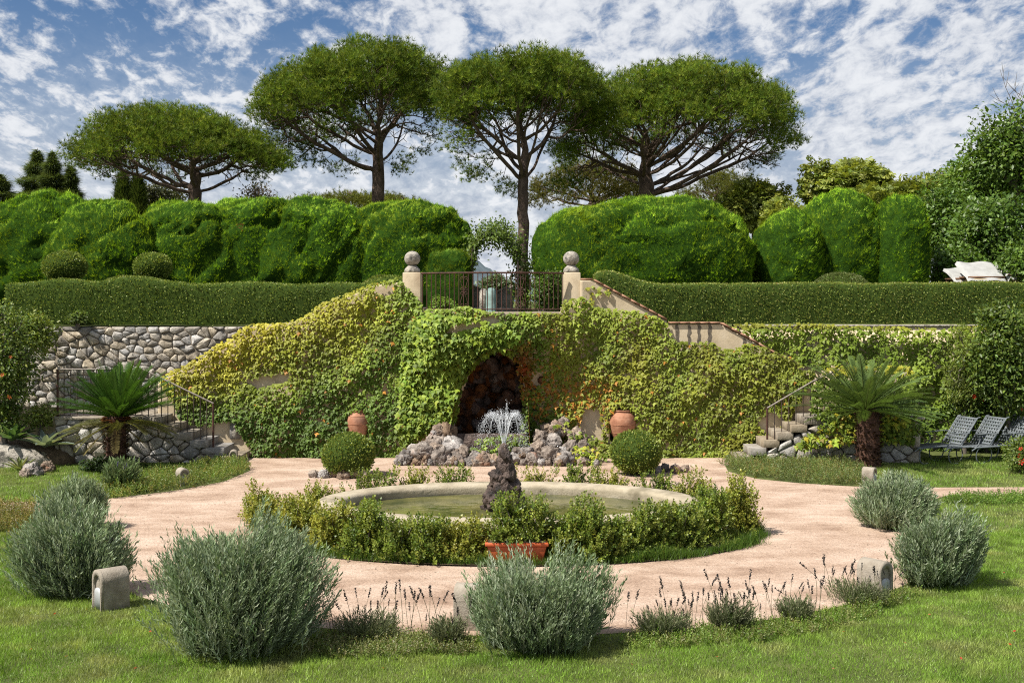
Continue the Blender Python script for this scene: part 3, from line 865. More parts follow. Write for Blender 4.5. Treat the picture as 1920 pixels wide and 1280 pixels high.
# ================================================================== BASIN AND FOUNTAIN
bt = thing('fountain_basin', (BC[0], BC[1], 0), 'oval pale stone fountain basin ringed by box shrubs', 'fountain basin')
def oval(a, b, z, n=96, e=1.0):
    t = np.linspace(0, 2 * np.pi, n, endpoint=False)
    return np.stack([BC[0] + a * np.cos(t), BC[1] + b * np.sin(t), np.full(n, z)], -1)
def rings(rs):
    n = len(rs[0]); V = np.concatenate(rs); Fc = []
    for k in range(len(rs) - 1):
        for i in range(n):
            j = (i + 1) % n; Fc.append((k * n + i, k * n + j, (k + 1) * n + j, (k + 1) * n + i))
    return V, np.array(Fc)
A0, B0 = 2.88, 1.84
V, Fc = rings([oval(A0 - .06, B0 - .06, 0.0), oval(A0 - .06, B0 - .06, .36)]); obj('outer_wall', V, Fc, M['rim'], bt, smooth=True)
V, Fc = rings([oval(A0 - .058, B0 - .058, .355), oval(A0, B0, .37), oval(A0 + .01, B0 + .01, .43), oval(A0 - .03, B0 - .03, .485), oval(A0 - .12, B0 - .12, .50), oval(A0 - .33, B0 - .33, .495), oval(A0 - .40, B0 - .40, .475), oval(A0 - .42, B0 - .42, .43), oval(A0 - .40, B0 - .40, .36), oval(A0 - .42, B0 - .42, .05)])
obj('rim', V, Fc, M['rim'], bt, smooth=True)
V, Fc = rings([oval(A0 - .4, B0 - .4, .06), oval(.05, .05, .06)]); obj('basin_floor', V, Fc, M['rim'], bt)
V, Fc = rings([oval(A0 - .405, B0 - .405, .335), oval(.02, .02, .335)]); tag(obj('water', V, Fc, M['water'], smooth=True), kind='structure')

fx, fy = at(945, 900, 17.6)[0], 17.6
ft = thing('fountain_rockwork', (fx, fy, .1), 'dark knobbly tufa column standing in the basin water', 'fountain')
g = np.random.default_rng(21)
wm = [rock_mesh(80 + k, .45, 'wetrock', 40, 24, 2.1) for k in range(5)]
for k, (dx_, z, s, sz_) in enumerate([(0, .35, .27, .24), (-.12, .48, .17, .16), (.13, .45, .17, .18), (.02, .64, .18, .2), (-.05, .80, .14, .15), (.04, .90, .12, .16), (-.01, 1.04, .10, .15), (.015, 1.17, .075, .12), (-.1, .64, .11, .1), (.11, .68, .10, .12), (.0, 1.26, .05, .06)]):
    o = place_rock(wm[k % 5], ft, (fx + dx_, fy + g.uniform(-.06, .04), z), (s, s, sz_), g)
    o.rotation_euler = (g.normal() * .3, g.normal() * .3, g.random() * 6)
# water jets
jt = thing('water_spray', (fx, fy, 1.3), 'white water spray rising from the tufa column', 'water spray')
pts = []
for k in range(15):
    a = k / 14 * 2 * math.pi; rr = .235 + .05 * g.random() if k < 14 else 0.03
    vz = math.sqrt(2 * 9.81 * (.44 + .04 * g.random())) if k < 14 else math.sqrt(2 * 9.81 * .62)
    tt = vz / 9.81
    line = []
    tmax = 2 * tt * 1.04
    for u in np.linspace(0, 1, 26):
        t_ = u * tmax
        line.append((fx + .02 * math.cos(a) + rr * math.cos(a) * t_ / (1.45 * tt), fy + rr * math.sin(a) * t_ / (1.45 * tt), 1.31 + vz * t_ - 4.905 * t_ * t_))
    line = np.array(line)
    MB().tube(line[:22], np.linspace(.0036, .0012, 22), 4).build('water_jet', M['spray'], jt)
    n = 260 if k < 14 else 80
    u = g.random(n) ** .8 * (len(line) - 1.01); u = np.clip(u * .85 + 4, 4, len(line) - 1.01) if k < 14 else u
    i0 = u.astype(int); q_ = line[i0] + (line[i0 + 1] - line[i0]) * (u - i0)[:, None]
    pts.append(q_ + g.normal(size=(n, 3)) * (.008 + .035 * (u / 25)[:, None]))
pts = np.concatenate(pts)
OC = np.array([(1, 0, 0), (-1, 0, 0), (0, 1, 0), (0, -1, 0), (0, 0, 1), (0, 0, -1)], float)
OF = np.array([(0, 2, 4), (2, 1, 4), (1, 3, 4), (3, 0, 4), (2, 0, 5), (1, 2, 5), (3, 1, 5), (0, 3, 5)])
sz_ = g.uniform(.0014, .004, len(pts))
V = (pts[:, None] + OC[None] * sz_[:, None, None] * np.array([1, 1, 1.5])).reshape(-1, 3)
Fc = (OF[None] + (np.arange(len(pts)) * 6)[:, None, None]).reshape(-1, 3)
o = obj('droplets', V, Fc, M['spray'], jt); o['kind'] = 'stuff'

# ---- trough with shrub
tp = at(969, 1048, 15.55); TX = tp[0]
t = thing('plant_trough', (TX, 15.5, .03), 'orange terracotta trough in front of the basin', 'planter')
def trough(z0, z1, w0, w1, d0, d1, mat, name, par=None):
    V = [(TX + sx * w, 15.5 + sy * d, z) for z, w, d in ((z0, w0, d0), (z1, w1, d1)) for sx, sy in ((-1, -1), (1, -1), (1, 1), (-1, 1))]
    Fc = [(0, 1, 5, 4), (1, 2, 6, 5), (2, 3, 7, 6), (3, 0, 4, 7), (0, 3, 2, 1), (4, 5, 6, 7)]
    return bevel(obj(name, np.array(V), np.array(Fc), M[mat], par or t), .012)
tbody = trough(.03, .24, .34, .39, .10, .13, 'plastic', 'body')
trough(.242, .29, .415, .42, .15, .155, 'plastic', 'rim', tbody)
trough(.291, .30, .38, .38, .12, .12, 'soil', 'soil')

# ---- urns in the niches
def urn(px, pyb, hpx, wpx, label):
    Y = YB - .02
    p = at(px, pyb, Y); s = hpx * Y / F; rw = wpx * Y / F / 2
    t = thing('clay_urn', (p[0], Y, p[2]), label, 'urn', 'clay urns in the wall niches')
    prof = [(0, 0), (.42, 0), (.55, .06), (.80, .25), (.97, .48), (1.0, .62), (.93, .78), (.72, .90), (.60, .945), (.60, .965)]
    bo = MB().lathe([(a * rw, b * s) for a, b in prof], p, 28).build('body', M['terracotta'], t, True)
    MB().lathe([(.60 * rw, .96 * s), (.68 * rw, .965 * s), (.68 * rw, s), (.52 * rw, s), (.48 * rw, .93 * s), (0, .90 * s)], p, 28).build('lip', M['terracotta'], bo, True)
    for zz_ in (.3, .55, .8):
        a = np.interp(zz_, [b for _, b in prof], [a for a, _ in prof])
        th = np.linspace(0, 2 * np.pi, 33)
        MB().tube([(p[0] + (a * rw + .002) * math.cos(k), p[1] + (a * rw + .002) * math.sin(k), p[2] + zz_ * s) for k in th], .006, 5, False).build('raised_band', M['terracotta'], bo, True)
    return t
urn(671, 825, 57, 43, 'slim orange clay urn in the niche beside the left clipped ball')
urn(1167, 828, 60, 51, 'round-bellied clay urn with narrow neck in the niche near the rock pile')
MB().box(-3.55, -3.05, YB - .1, YB + .55, .30, .385).build('niche_sill', M['step'], gw)
MB().box(2.1, 2.78, YB - .1, YB + .55, .27, .35).build('niche_sill', M['step'], gw)

# ---- rockery at the foot of the grotto
rmeshes = [rock_mesh(k, .5, 'tufa', 44, 26, 2.0) for k in range(8)]
def rockery(label, lst, seed):
    g = np.random.default_rng(seed)
    p0 = at(lst[0][0], 868, 25.0)
    t = thing('rockery', (p0[0], 25.0, 0), label, 'rockery', 'rock piles at the grotto foot')
    for k, (px, py, r) in enumerate(lst):
        Y = 25.45 - (py - 800) / 68 * .75 + g.normal() * .05
        p = at(px, py + 3, Y); s = r * Y / F * .92
        place_rock(rmeshes[(k * 3 + seed) % 8], t, p, (s * g.uniform(.85, 1.25), s * g.uniform(.8, 1.1), s * g.uniform(.7, 1.0)), g)
        for q in range(2):
            p2 = at(px + g.normal() * r * .9, min(868, py + 6 + abs(g.normal()) * r * .5), Y - .12); s2 = s * g.uniform(.35, .6)
            place_rock(rmeshes[(k + q) % 8], t, p2, (s2, s2, s2 * .9), g)
rockery('pile of grey tufa rocks at the grotto mouth beside the slim urn', [(752, 862, 12), (765, 855, 15), (790, 845, 20), (815, 828, 20), (838, 812, 17), (848, 838, 22), (800, 863, 18), (826, 858, 18), (858, 858, 15), (880, 863, 13), (905, 862, 16), (927, 863, 13), (775, 840, 12), (822, 806, 12), (865, 845, 12), (812, 846, 16), (838, 862, 13), (892, 852, 11), (940, 858, 12), (786, 860, 14)], 1)
rockery('heap of reddish rocks with creeper beside the round-bellied urn', [(985, 850, 15), (1000, 860, 15), (1010, 838, 14), (1014, 818, 15), (1034, 850, 18), (1040, 826, 17), (1045, 800, 15), (1060, 860, 17), (1068, 838, 16), (1082, 814, 15), (1086, 855, 15), (1103, 862, 11), (1056, 790, 12), (1022, 866, 10), (965, 858, 12), (1025, 800, 11), (1094, 838, 12), (1048, 864, 12), (970, 845, 10)], 2)
# grotto pool wall
p = at(915, 812, 25.35)
t = thing('grotto_trough', (p[0], 25.4, 0), 'dark stone trough inside the grotto mouth', 'trough')
bevel(MB().box(-1.25, .30, 25.3, 25.42, 0, .6).build('front_wall', M['wetrock'], t), .02)
MB().box(-1.2, .3, 25.425, 26.6, .3, .5).build('trough_water', M['water'], t)

# ---- bollard lights
def bollard(px, py, rz, label, s=1.0, panel=True):
    p = G(px, py)
    t = thing('bollard_light', (p[0], p[1], 0), label, 'garden light', 'stone bollard lights')
    Mx = Matrix.Rotation(rz, 3, 'Z')
    def tr(V): return (np.asarray(V, float) * s) @ np.array(Mx).T + p
    w_, h_, d_ = .13, .45, .165
    prof = [(-w_, -.02), (w_, -.02), (w_, h_ - w_)] + [(w_ * math.cos(a), h_ - w_ + w_ * math.sin(a)) for a in np.linspace(0, math.pi, 14)[1:-1]] + [(-w_, h_ - w_)]
    n = len(prof)
    def extr(pr, y0, y1):
        V = [(a, y0, b) for a, b in pr] + [(a, y1, b) for a, b in pr]; n = len(pr)
        c = np.mean(pr, 0); V += [(c[0], y0, c[1]), (c[0], y1, c[1])]
        Fc = []
        for i in range(n):
            j = (i + 1) % n; Fc += [(i, j, n + j), (i, n + j, n + i), (j, i, 2 * n), (n + i, n + j, 2 * n + 1)]
        return V, Fc
    V, Fc = extr(prof, -d_ + .03, d_)
    bevel(obj('stone_body', tr(V), np.array(Fc), M['lampstone'], t), .008)
    # raised surround on the lamp end with the pane set inside
    ring_o = np.array(prof); c = np.array([0, h_ * .45]); ring_i = np.array([(a * .72, b if b < 0 else b * .82 + .012) for a, b in prof])
    V = [(a, -d_ + .03, b) for a, b in ring_o] + [(a, -d_, b) for a, b in ring_o] + [(a, -d_, b) for a, b in ring_i] + [(a, -d_ + .028, b) for a, b in ring_i]
    Fc = []
    for i in range(n):
        j = (i + 1) % n
        for o_ in (0, n, 2 * n): Fc.append((o_ + i, o_ + j, o_ + n + j, o_ + n + i))
    sur = obj('surround', tr(V), np.array(Fc), M['lampstone'], t)
    pn = [(a * .99, b * .62 + .01) for a, b in ring_i]
    V, Fc = extr(pn, -d_ + .012, -d_ + .026); obj('lamp_pane', tr(V), np.array(Fc), M['panel'], sur)
bollard(208, 1138, R(-48), 'stone bollard light between two big lavender bushes beside the lawn', 1.0)
bollard(1640, 1118, R(38), 'stone bollard light among sparse lavender stalks near the lawn edge', .98)
bollard(342, 909, R(35), 'small stone bollard light in the low border near the green cycad', .72)
bollard(438, 869, R(10), 'stone bollard light at the foot of the steps', .66)
bollard(1630, 906, R(50), 'stone bollard light beside the brown-trunked cycad behind the lavender', .7)
bollard(885, 1176, R(80), 'stone bollard light half hidden behind the central lavender', 1.05)

# ================================================================== CREEPER
def creeper(name, label, region, Yf, dens, size, colf, bare=(), thick=.12, seed=1, lift=0.03, cat='creeper', par=None, nscale=1.3, flat=.5):
    """leaves over a region given in photo pixels, laid on the wall surface Yf(px,py)->Y"""
    g = np.random.default_rng(seed)
    rg = np.array(region, float); x0, y0 = rg.min(0); x1, y1 = rg.max(0)
    sc_ = F / 25.9
    n = int((x1 - x0) * (y1 - y0) / sc_ ** 2 * dens)
    px = g.uniform(x0, x1, n); py = g.uniform(y0, y1, n)
    wob = np.stack([px / 40, py / 40, np.zeros(n)], -1)
    wx = px + fnoise(wob, 1.0, 3.0) * 7; wy = py + fnoise(wob, 1.0, 31.0) * 7
    ok = inpoly(wx, wy, region)
    for b in bare: ok &= ~inpoly(wx, wy, b)
    px, py = px[ok], py[ok]; n = len(px)
    Y = np.asarray(Yf(px, py), float)
    P = np.stack([(px - 960) / F * Y, Y, H - (py - HZ) / F * Y], -1)
    lump = np.clip(.5 + .9 * fnoise(P * np.array([1, 0, 1]), nscale * 1.5, seed * 3.1, 3), 0, 1.3)
    out = lift + thick * lump * 1.3 * g.random(n) ** .5
    P[:, 1] -= out
    D = np.stack([g.normal(size=n) * .38, -.45 - .35 * g.random(n), -.9 + .2 * g.normal(size=n)], -1)
    N = np.stack([-.12 + g.normal(size=n) * .28, -.75 + .2 * g.normal(size=n), flat + .3 * g.random(n)], -1)
    L = size * (.55 + .95 * g.random(n) ** 1.6)
    C = colf(px, py, g) * (1.22 + .17 * g.normal(size=(n, 1))) * (1 + .3 * fnoise(P * np.array([1, 0, 1]), 2.1, 77, 2))[:, None]
    V, Fc, CC = leaves(P, D, N, L, L * .95, C, T_IVY)
    if par is None:
        o = obj(name, V, Fc, M['ivy'], None, np.clip(CC, .004, .9)); tag(o, label, cat)
    else:
        o = obj(name, V, Fc, M['ivy'], par, np.clip(CC, .004, .9))
    return o
GRN, LIME, YEL, OLV, RED, ORG, DKG = (np.array(c) for c in ((.085, .135, .016), (.20, .26, .03), (.37, .325, .03), (.17, .17, .022), (.30, .04, .015), (.36, .17, .03), (.045, .085, .014)))
def mix(a, b, t): return a * (1 - t[:, None]) + b * t[:, None]
def col_main(px, py, g):
    n = len(px); q = np.stack([px / 60, py / 60, np.zeros(n)], -1); nz = fnoise(q, 1, 9)
    c = np.repeat(GRN[None] * 1.1, n, 0); c = mix(c, LIME, np.clip(fnoise(q, 2.2, 41) * 1.3, 0, .6))
    # upper slope is yellow, the lower wall deep green
    top = np.interp(px, [300, 470, 600, 757], [700, 605, 575, 525])
    dpt = (py - top) / np.interp(px, [300, 470, 757], [60, 140, 150])
    yel = np.clip(1.1 - dpt + .35 * nz, 0, 1) * smooth01(800, 640, px) * np.interp(px, [300, 480, 700], [1, .85, .55])
    c = mix(c, YEL, yel)
    c = mix(c, LIME, np.clip(.35 + .6 * nz, 0, .8) * smooth01(690, 800, px) * smooth01(1000, 900, px))
    c = mix(c, OLV * 1.25, np.clip(.55 + .6 * nz, 0, 1) * smooth01(980, 1060, px))
    c = mix(c, LIME, np.clip(1.0 - (py - 590) / 70, 0, .7) * smooth01(1040, 1100, px))
    r = np.hypot((px - 1010) / 45, (py - 730) / 110)
    pr_ = np.clip(.5 - r * .45 + .5 * nz, 0, .42) * smooth01(960, 990, px); c = np.where((g.random(n) < pr_)[:, None], ORG * (.7 + .5 * g.random((n, 1))), c)
    r = np.hypot((px - 1075) / 60, (py - 750) / 50); pr_ = np.clip(.5 - r * .4 + .4 * nz, 0, .5); c = np.where((g.random(n) < pr_)[:, None], ORG * (.7 + .4 * g.random((n, 1))), c)
    r = np.hypot((px - 982) / 22, (py - 690) / 55); c = mix(c, RED, np.clip(.8 - r * .7 + .5 * g.random(n) - .25, 0, .8))
    c = mix(c, DKG, np.clip((py - 740) / 60, 0, .55) * smooth01(780, 700, px))
    st = g.random(n); c = np.where((st < .012)[:, None], ORG, c); c = np.where((st > .9)[:, None], c * 1.25, c)
    return c
def Yb(px, py):
    Y = np.full(np.shape(px), 25.9)
    for _ in range(3):
        X = (px - 960) / F * Y; Z = H - (py - HZ) / F * Y; Y = Yfront(X, Z)
    return Y
wall_poly = [(298, 712), (345, 686), (410, 645), (470, 606), (560, 595), (605, 568), (700, 528), (745, 517), (760, 526), (788, 560), (796, 580), (850, 574), (960, 584), (1050, 585), (1056, 562), (1090, 555), (1112, 572), (1200, 585), (1252, 600), (1262, 636), (1290, 644), (1330, 642), (1360, 652), (1400, 646), (1430, 648), (1530, 696), (1515, 720), (1490, 760), (1470, 800), (1440, 822), (1400, 862), (1120, 862), (1128, 830), (1000, 830), (974, 806), (980, 760), (976, 714), (966, 680), (950, 660), (930, 652), (905, 668), (880, 698), (864, 740), (852, 790), (842, 815), (820, 805), (800, 815), (780, 835), (750, 845), (735, 862), (452, 862), (470, 845), (452, 810), (440, 785), (405, 790), (395, 800), (345, 790), (330, 750)]
BARE = [[(464, 712), (490, 702), (545, 702), (540, 714), (500, 722), (480, 722)], [(828, 622), (850, 606), (905, 603), (905, 612), (870, 618), (840, 626)], [(1088, 805), (1092, 775), (1110, 758), (1128, 760), (1130, 822), (1098, 822)],
        [(652, 830), (652, 780), (660, 770), (671, 766), (683, 770), (691, 780), (691, 830)], [(1143, 835), (1143, 780), (1153, 766), (1167, 760), (1181, 766), (1191, 780), (1191, 835)], [(716, 725), (728, 728), (730, 738), (718, 738)], [(1422, 790), (1445, 770), (1470, 785), (1465, 812), (1435, 812)], [(905, 588), (936, 588), (934, 603), (900, 600)],
        [(1000, 700), (1020, 690), (1018, 718), (1002, 716)], [(703, 534), (738, 530), (745, 547), (728, 552), (712, 545)]]
creeper('wall_creeper', 'yellow to green creeper covering the staircase wall around the grotto', wall_poly, Yb, 950, .08, col_main, BARE, .17, seed=2)
# the thick bright drape that hangs beside the grotto
drape = [(765, 600), (800, 585), (905, 600), (950, 605), (975, 630), (960, 650), (930, 652), (900, 672), (878, 700), (862, 745), (850, 790), (835, 805), (815, 795), (790, 812), (760, 830), (745, 800), (752, 700)]
creeper('grotto_creeper', 'thick bright green creeper curtain hanging beside the grotto mouth', drape, lambda a, b: Yb(a, b) - .10 - .08 * np.sin((a - 760) / 120 * 3), 620, .105,
        lambda a, b, g: palette(len(a), [LIME, GRN * 1.2, LIME * 1.2, GRN * 1.5], .1, g=g), [[(828, 622), (850, 606), (905, 603), (905, 612), (870, 618), (840, 626)]], .2, seed=5, flat=.75)
# creeper on the far retaining wall, on the landing parapet and over the low wall
def col_right(px, py, g):
    n = len(px); q = np.stack([px / 50, py / 50, np.zeros(n)], -1); nz = fnoise(q, 1, 19)
    c = mix(np.repeat(GRN[None], n, 0), LIME, np.clip(.3 + .7 * nz + (680 - py) / 200, 0, .8)); c = mix(c, ORG, np.clip((616 - py) / 22 + .2 * nz, 0, .2)); return c
creeper('wall_creeper', 'green and lime creeper hanging over the retaining wall behind the loungers', [(1362, 606), (1420, 604), (1600, 608), (1830, 612), (2060, 612), (2060, 860), (1690, 860), (1700, 700), (1525, 690), (1430, 648)], lambda a, b: np.full(len(a), YW), 700, .09, col_right, (), .22, seed=7, flat=.7)
Yp = 25.3
creeper('parapet_creeper', 'rounded yellow-topped creeper mound over the landing behind the brown cycad crown', [(1516, 770), (1520, 718), (1545, 690), (1600, 683), (1695, 684), (1715, 700), (1722, 780), (1710, 830), (1640, 818), (1560, 800)], lambda a, b: Yp - .25 * np.sin(np.clip((b - 686) / 110, 0, 1) * 1.4), 800, .085,
        lambda a, b, g: mix(mix(np.repeat(GRN[None], len(a), 0), LIME, g.random(len(a)) * .6), YEL, np.clip((706 - b) / 22, 0, .6)), (), .16, seed=8)
MB().box(6.75, 8.55, 25.4, 25.6, .99, 1.95).build('landing_parapet', M['stucco'], gw)
creeper('low_wall_creeper', 'pale lime creeper spilling over the low rubble wall beside the short railing', [(1488, 836), (1500, 818), (1530, 795), (1565, 772), (1700, 775), (1705, 815), (1668, 828), (1600, 826), (1560, 832), (1500, 842)], lambda a, b: np.full(len(a), YL - .08), 420, .105,
        lambda a, b, g: palette(len(a), [LIME * 1.25, YEL, GRN, ORG * .8], .1, w=[.4, .2, .3, .1], g=g), (), .18, seed=11, flat=.7)
creeper('parapet_creeper', 'thin creeper stems across the bare sloping parapet beside its pillar', [(1092, 540), (1112, 533), (1150, 545), (1148, 552), (1110, 548), (1105, 575), (1092, 580)], lambda a, b: np.full(len(a), YB), 260, .10, lambda a, b, g: palette(len(a), [LIME, YEL, OLV], .1, g=g), (), .06, seed=13)
creeper('rockery_creeper', 'yellow-green creeper patch over the rocks beside the right clipped ball', [(1055, 868), (1070, 838), (1090, 828), (1120, 845), (1125, 868), (1090, 872)], lambda a, b: 24.85 + 0 * a, 480, .09, lambda a, b, g: palette(len(a), [YEL, LIME, LIME * 1.2], .1, g=g), (), .2, seed=14)
tag(creeper('grotto_fern', 'green leafy plants spilling over the trough in the grotto mouth', [(878, 842), (890, 822), (930, 812), (990, 812), (1003, 830), (995, 850), (950, 850), (905, 850)], lambda a, b: 25.15 + 0 * a, 600, .075, lambda a, b, g: palette(len(a), [GRN, LIME, GRN * .7], .12, g=g), (), .25, seed=15, cat='plants'), kind='stuff')
creeper('rock_creeper', 'green tendrils over the upper rocks below the bare plaster patch', [(1040, 795), (1060, 782), (1075, 800), (1130, 822), (1135, 860), (1110, 862), (1085, 825), (1060, 812)], lambda a, b: 25.25 + 0 * a, 330, .085, lambda a, b, g: palette(len(a), [LIME, GRN, OLV], .12, g=g), (), .2, seed=16)

# ================================================================== CLIPPED HEDGES
def foliage_on(V, Fc, n, L, Wd, cols, tmpl=T_DIA, mat='leaf', out=.6, up=.3, front=.2, jitter=.12, depth=.04, g=None, rnd=.8):
    g = g or rng
    P, N = scatter(V, Fc, n, g, front)
    P = P + N * (g.random((n, 1)) - .75) * depth
    D = N * out + np.array([0, 0, up]) + g.normal(size=(n, 3)) * rnd * .5
    Nn = rand_dirs(n, g) * .7 + N * .6
    LL = L * g.uniform(.65, 1.3, n)
    C = palette(n, cols, jitter, g=g)
    return leaves(P, D, Nn, LL, LL * Wd, C, tmpl)
BOX = [(.135, .19, .028), (.21, .27, .046), (.31, .35, .085), (.085, .135, .022)]
BOXY = [(.14, .185, .03), (.22, .26, .05), (.29, .31, .08), (.085, .135, .022)]
def hedge(label, px0, px1, ytop, ybot, Y, dep, seed, mounds=(), cols=BOX, ends=()):
    g = np.random.default_rng(seed)
    x0, x1 = (px0 - 960) / F * Y, (px1 - 960) / F * Y
    z1 = H - (ytop - HZ) / F * Y; z0 = H - (ybot - HZ) / F * Y
    nx_ = int((x1 - x0) / .12)
    X = np.linspace(x0, x1, nx_)
    prof = [(0, 0), (-.02, .3), (-.02, .7), (.0, .93), (.05, 1.0), (.5, 1.01), (.95, 1.0), (1.0, .93), (1.0, 0)]
    V = []
    for x in X:
        zt = z1
        for (mx, mw, mh) in mounds:
            zt += mh * math.exp(-((x - mx) / mw) ** 2)
        zt += .035 * noise.noise(Vector((x * .9, seed, 0))) + .02 * noise.noise(Vector((x * 2.7, seed, 4)))
        for a, b in prof:
            V.append((x, Y + a * dep + .04 * noise.noise(Vector((x * 1.1, seed, 9))), z0 + (zt - z0) * b))
    V = np.array(V); V += (fnoise(V, 1.5, seed, 3) * .05)[:, None] * np.array([.2, 1, .6])
    k = len(prof); Fc = []
    for i in range(nx_ - 1):
        for j in range(k - 1):
            a = i * k + j; b = a + k; Fc += [(a, b, b + 1), (a, b + 1, a + 1)]
    for i0, fl in ((0, 0), ((nx_ - 1) * k, 1)):
        c = len(V); V = np.vstack([V, V[i0:i0 + k].mean(0)])
        for j in range(k - 1):
            Fc.append((i0 + j, i0 + j + 1, c) if not fl else (i0 + j + 1, i0 + j, c))
    Fc = np.array(Fc)
    t = thing('clipped_hedge', ((x0 + x1) / 2, Y + dep / 2, z0), label, 'hedge', 'clipped box hedges along the terrace')
    obj('inner_growth', V, Fc, M['twig'], t)
    area = (x1 - x0) * ((z1 - z0) + dep)
    leaf_obj('foliage', [foliage_on(V, Fc, int(area * 2000), .038, .62, cols, g=g, front=.3, depth=.09, out=.55, up=.45, rnd=1.1)], M['boxleaf'], t)
    return t
YH = 27.42
px2x = lambda px, Y: (px - 960) / F * Y
hedge('long clipped box hedge on the grey rubble wall beside the yellow creeper', 10, 768, 533, 609, YH, .75, 31, [(px2x(250, YH), .75, .16), (px2x(110, YH), .6, .1), (px2x(735, YH), .35, .2)])
hedge('long clipped box hedge above the creeper-clad wall behind the loungers', 1118, 2060, 533, 607, YH, .8, 32, [(px2x(1140, YH), .6, .3), (px2x(1850, YH), .6, .05)], BOX[:3] + [(.18, .175, .045)])
def ball(label, px, py, rpx, Y, seed, n=None, cols=BOX, flat=1.0, group='clipped box balls', rz=1.0, lift=0):
    g = np.random.default_rng(seed)
    c = at(px, py, Y); r = rpx * Y / F
    V, Fc = blob(c, (r * .93, r * .93, r * rz * .93), 1, 1, .05, 2.5, 32, 20, seed)
    t = thing('clipped_ball', (c[0], c[1], c[2] - r * rz), label, 'topiary', group)
    obj('inner_growth', V, Fc, M['twig'], t)
    leaf_obj('foliage', [foliage_on(V, Fc, n or int(12.5 * r * r * 1900), .045, .6, cols, g=g, front=None, depth=.08, out=.8, up=.3)], M['boxleaf'], t)
    MB().tube([(c[0], c[1], c[2] - r * rz - .1), (c[0], c[1], c[2] - r * .5)], .04, 6).build('stem', M['graybark'], t)
    return t
ball('dark green clipped box ball in front of the slim urn', 653, 853, 51, 23.2, 41, rz=.86)
ball('dark green clipped box ball in front of the round-bellied urn', 1192, 847, 50, 23.4, 42, rz=.84)
ball('clipped ball above the hedge, nearer the tall pine group', 286, 500, 37, 28.7, 43, rz=.72)
ball('clipped ball above the hedge, farthest from the balcony', 122, 500, 42, 28.7, 44, rz=.72)
ball('broad pale clipped mound rising behind the hedge near the cypress columns', 1577, 548, 58, 28.9, 45, rz=.65, cols=[(.12, .15, .04), (.15, .18, .06), (.09, .12, .03)])
ball('low clipped mound behind the balcony pillar and long hedge', 722, 552, 52, 28.6, 46, rz=.7, cols=BOXY)
ball('wide clipped mound showing over the hedge below the clipped balls', 240, 545, 55, 28.4, 47, rz=.5, cols=BOXY)

# ================================================================== BIG CYPRESS HEDGES
CYP = [(.165, .315, .016), (.24, .41, .02), (.105, .225, .012), (.31, .46, .03)]
T_FAN = tmpl_fan(5, .75, .17)
T_FAN4 = tmpl_fan(3, .6, .22)
def cypress(label, x0, x1, ytop, Y, dep, seed, e1=.55, e2=.7, amp=.10, cols=CYP, zb=3.2, lean=0, dens=640, L=.125, rusty=(), ov=.12, fold=.10):
    g = np.random.default_rng(seed)
    ex_ = (x1 - x0) * ov; xa, xb = px2x(x0 - ex_, Y), px2x(x1 + ex_, Y); zt = H - (ytop - HZ) / F * Y
    c = ((xa + xb) / 2, Y + dep / 2, (zt + zb) / 2 - .2); r = ((xb - xa) / 2, dep / 2, (zt - zb) / 2 + .2)
    V, Fc = blob(c, r, e1 * 1.15, e2, amp * 1.25, .75, 84, 54, seed * 2.3, oct=4)
    dr_ = unit(V - np.array(c)); V = V + dr_ * (.085 * fnoise(V, 2.3, seed * 5.3, 2) + .05 * fnoise(V, 5.5, seed * 3.3, 2))[:, None]
    bl_ = np.abs(fnoise(V, 1.3, seed * 1.9, 2)); V = np.array(c) + (V - np.array(c)) * (1 + .07 * (bl_ - .3))[:, None]
    # hollow folds between shoots
    cr_ = np.abs(fnoise(V, .8, seed + 60, 2)); V = np.array(c) + (V - np.array(c)) * (1 - fold * np.exp(-(cr_ / .06) ** 2))[:, None]
    V[:, 0] += lean * (V[:, 2] - zb)
    t = thing('cypress_hedge', (c[0], c[1], zb), label, 'cypress hedge', 'billowing cypress hedges on the terrace')
    obj('inner_growth', V, Fc, M['shaded_cypress'], t)
    A = np.linalg.norm(np.cross(V[Fc[:, 1]] - V[Fc[:, 0]], V[Fc[:, 2]] - V[Fc[:, 0]]), axis=1).sum() / 2
    n = int(A * .7 * dens)
    P, N = scatter(V, Fc, n, g, .25)
    kp = (P[:, 2] > 3.72) & ((N[:, 1] < .45) | (N[:, 2] > .35)); P, N = P[kp], N[kp]; n = len(P)
    # feathery sprays lie along the surface; their sweep turns slowly across the bush
    sw = fnoise(P, .9, seed * 1.7, 2)[:, None]
    side = np.cross(N, np.array([0, 0, 1.0])); side = unit(side + 1e-6)
    upv = np.cross(side, N)
    D = upv * (.75 + .3 * g.random((n, 1))) + side * (sw * 1.6 + g.normal(size=(n, 1)) * .35) + N * (.55 + .35 * g.random((n, 1)))
    Nn = N + rand_dirs(n, g) * .55
    LL = L * g.uniform(.6, 1.3, n)
    tone = (1 + .45 * fnoise(P, 1.1, seed * 4.4, 3) + .35 * fnoise(P, 5.0, seed * 2.4, 2))[:, None]
    C = palette(n, cols, .16, g=g) * tone
    yel = np.clip(fnoise(P, .6, seed * 9.1, 2) * 1.2, 0, .5)[:, None]
    C = C * (1 - yel) + np.array([.31, .385, .026]) * yel
    for (rx_, ry_) in rusty:
        pp = at(rx_, ry_, Y); m_ = np.hypot(P[:, 0] - pp[0], P[:, 2] - pp[2]) < .11 * g.uniform(.4, 1.3, n); C[m_] = np.array([.36, .15, .06])
    P = P - N * .10 * g.random((n, 1))
    LL = LL * np.where(g.random(n) < .05, 1.5, 1.0)
    leaf_obj('foliage', [leaves(P, D, Nn, LL, LL * .9, C, T_FAN4)], M['needle'], t)
    return t
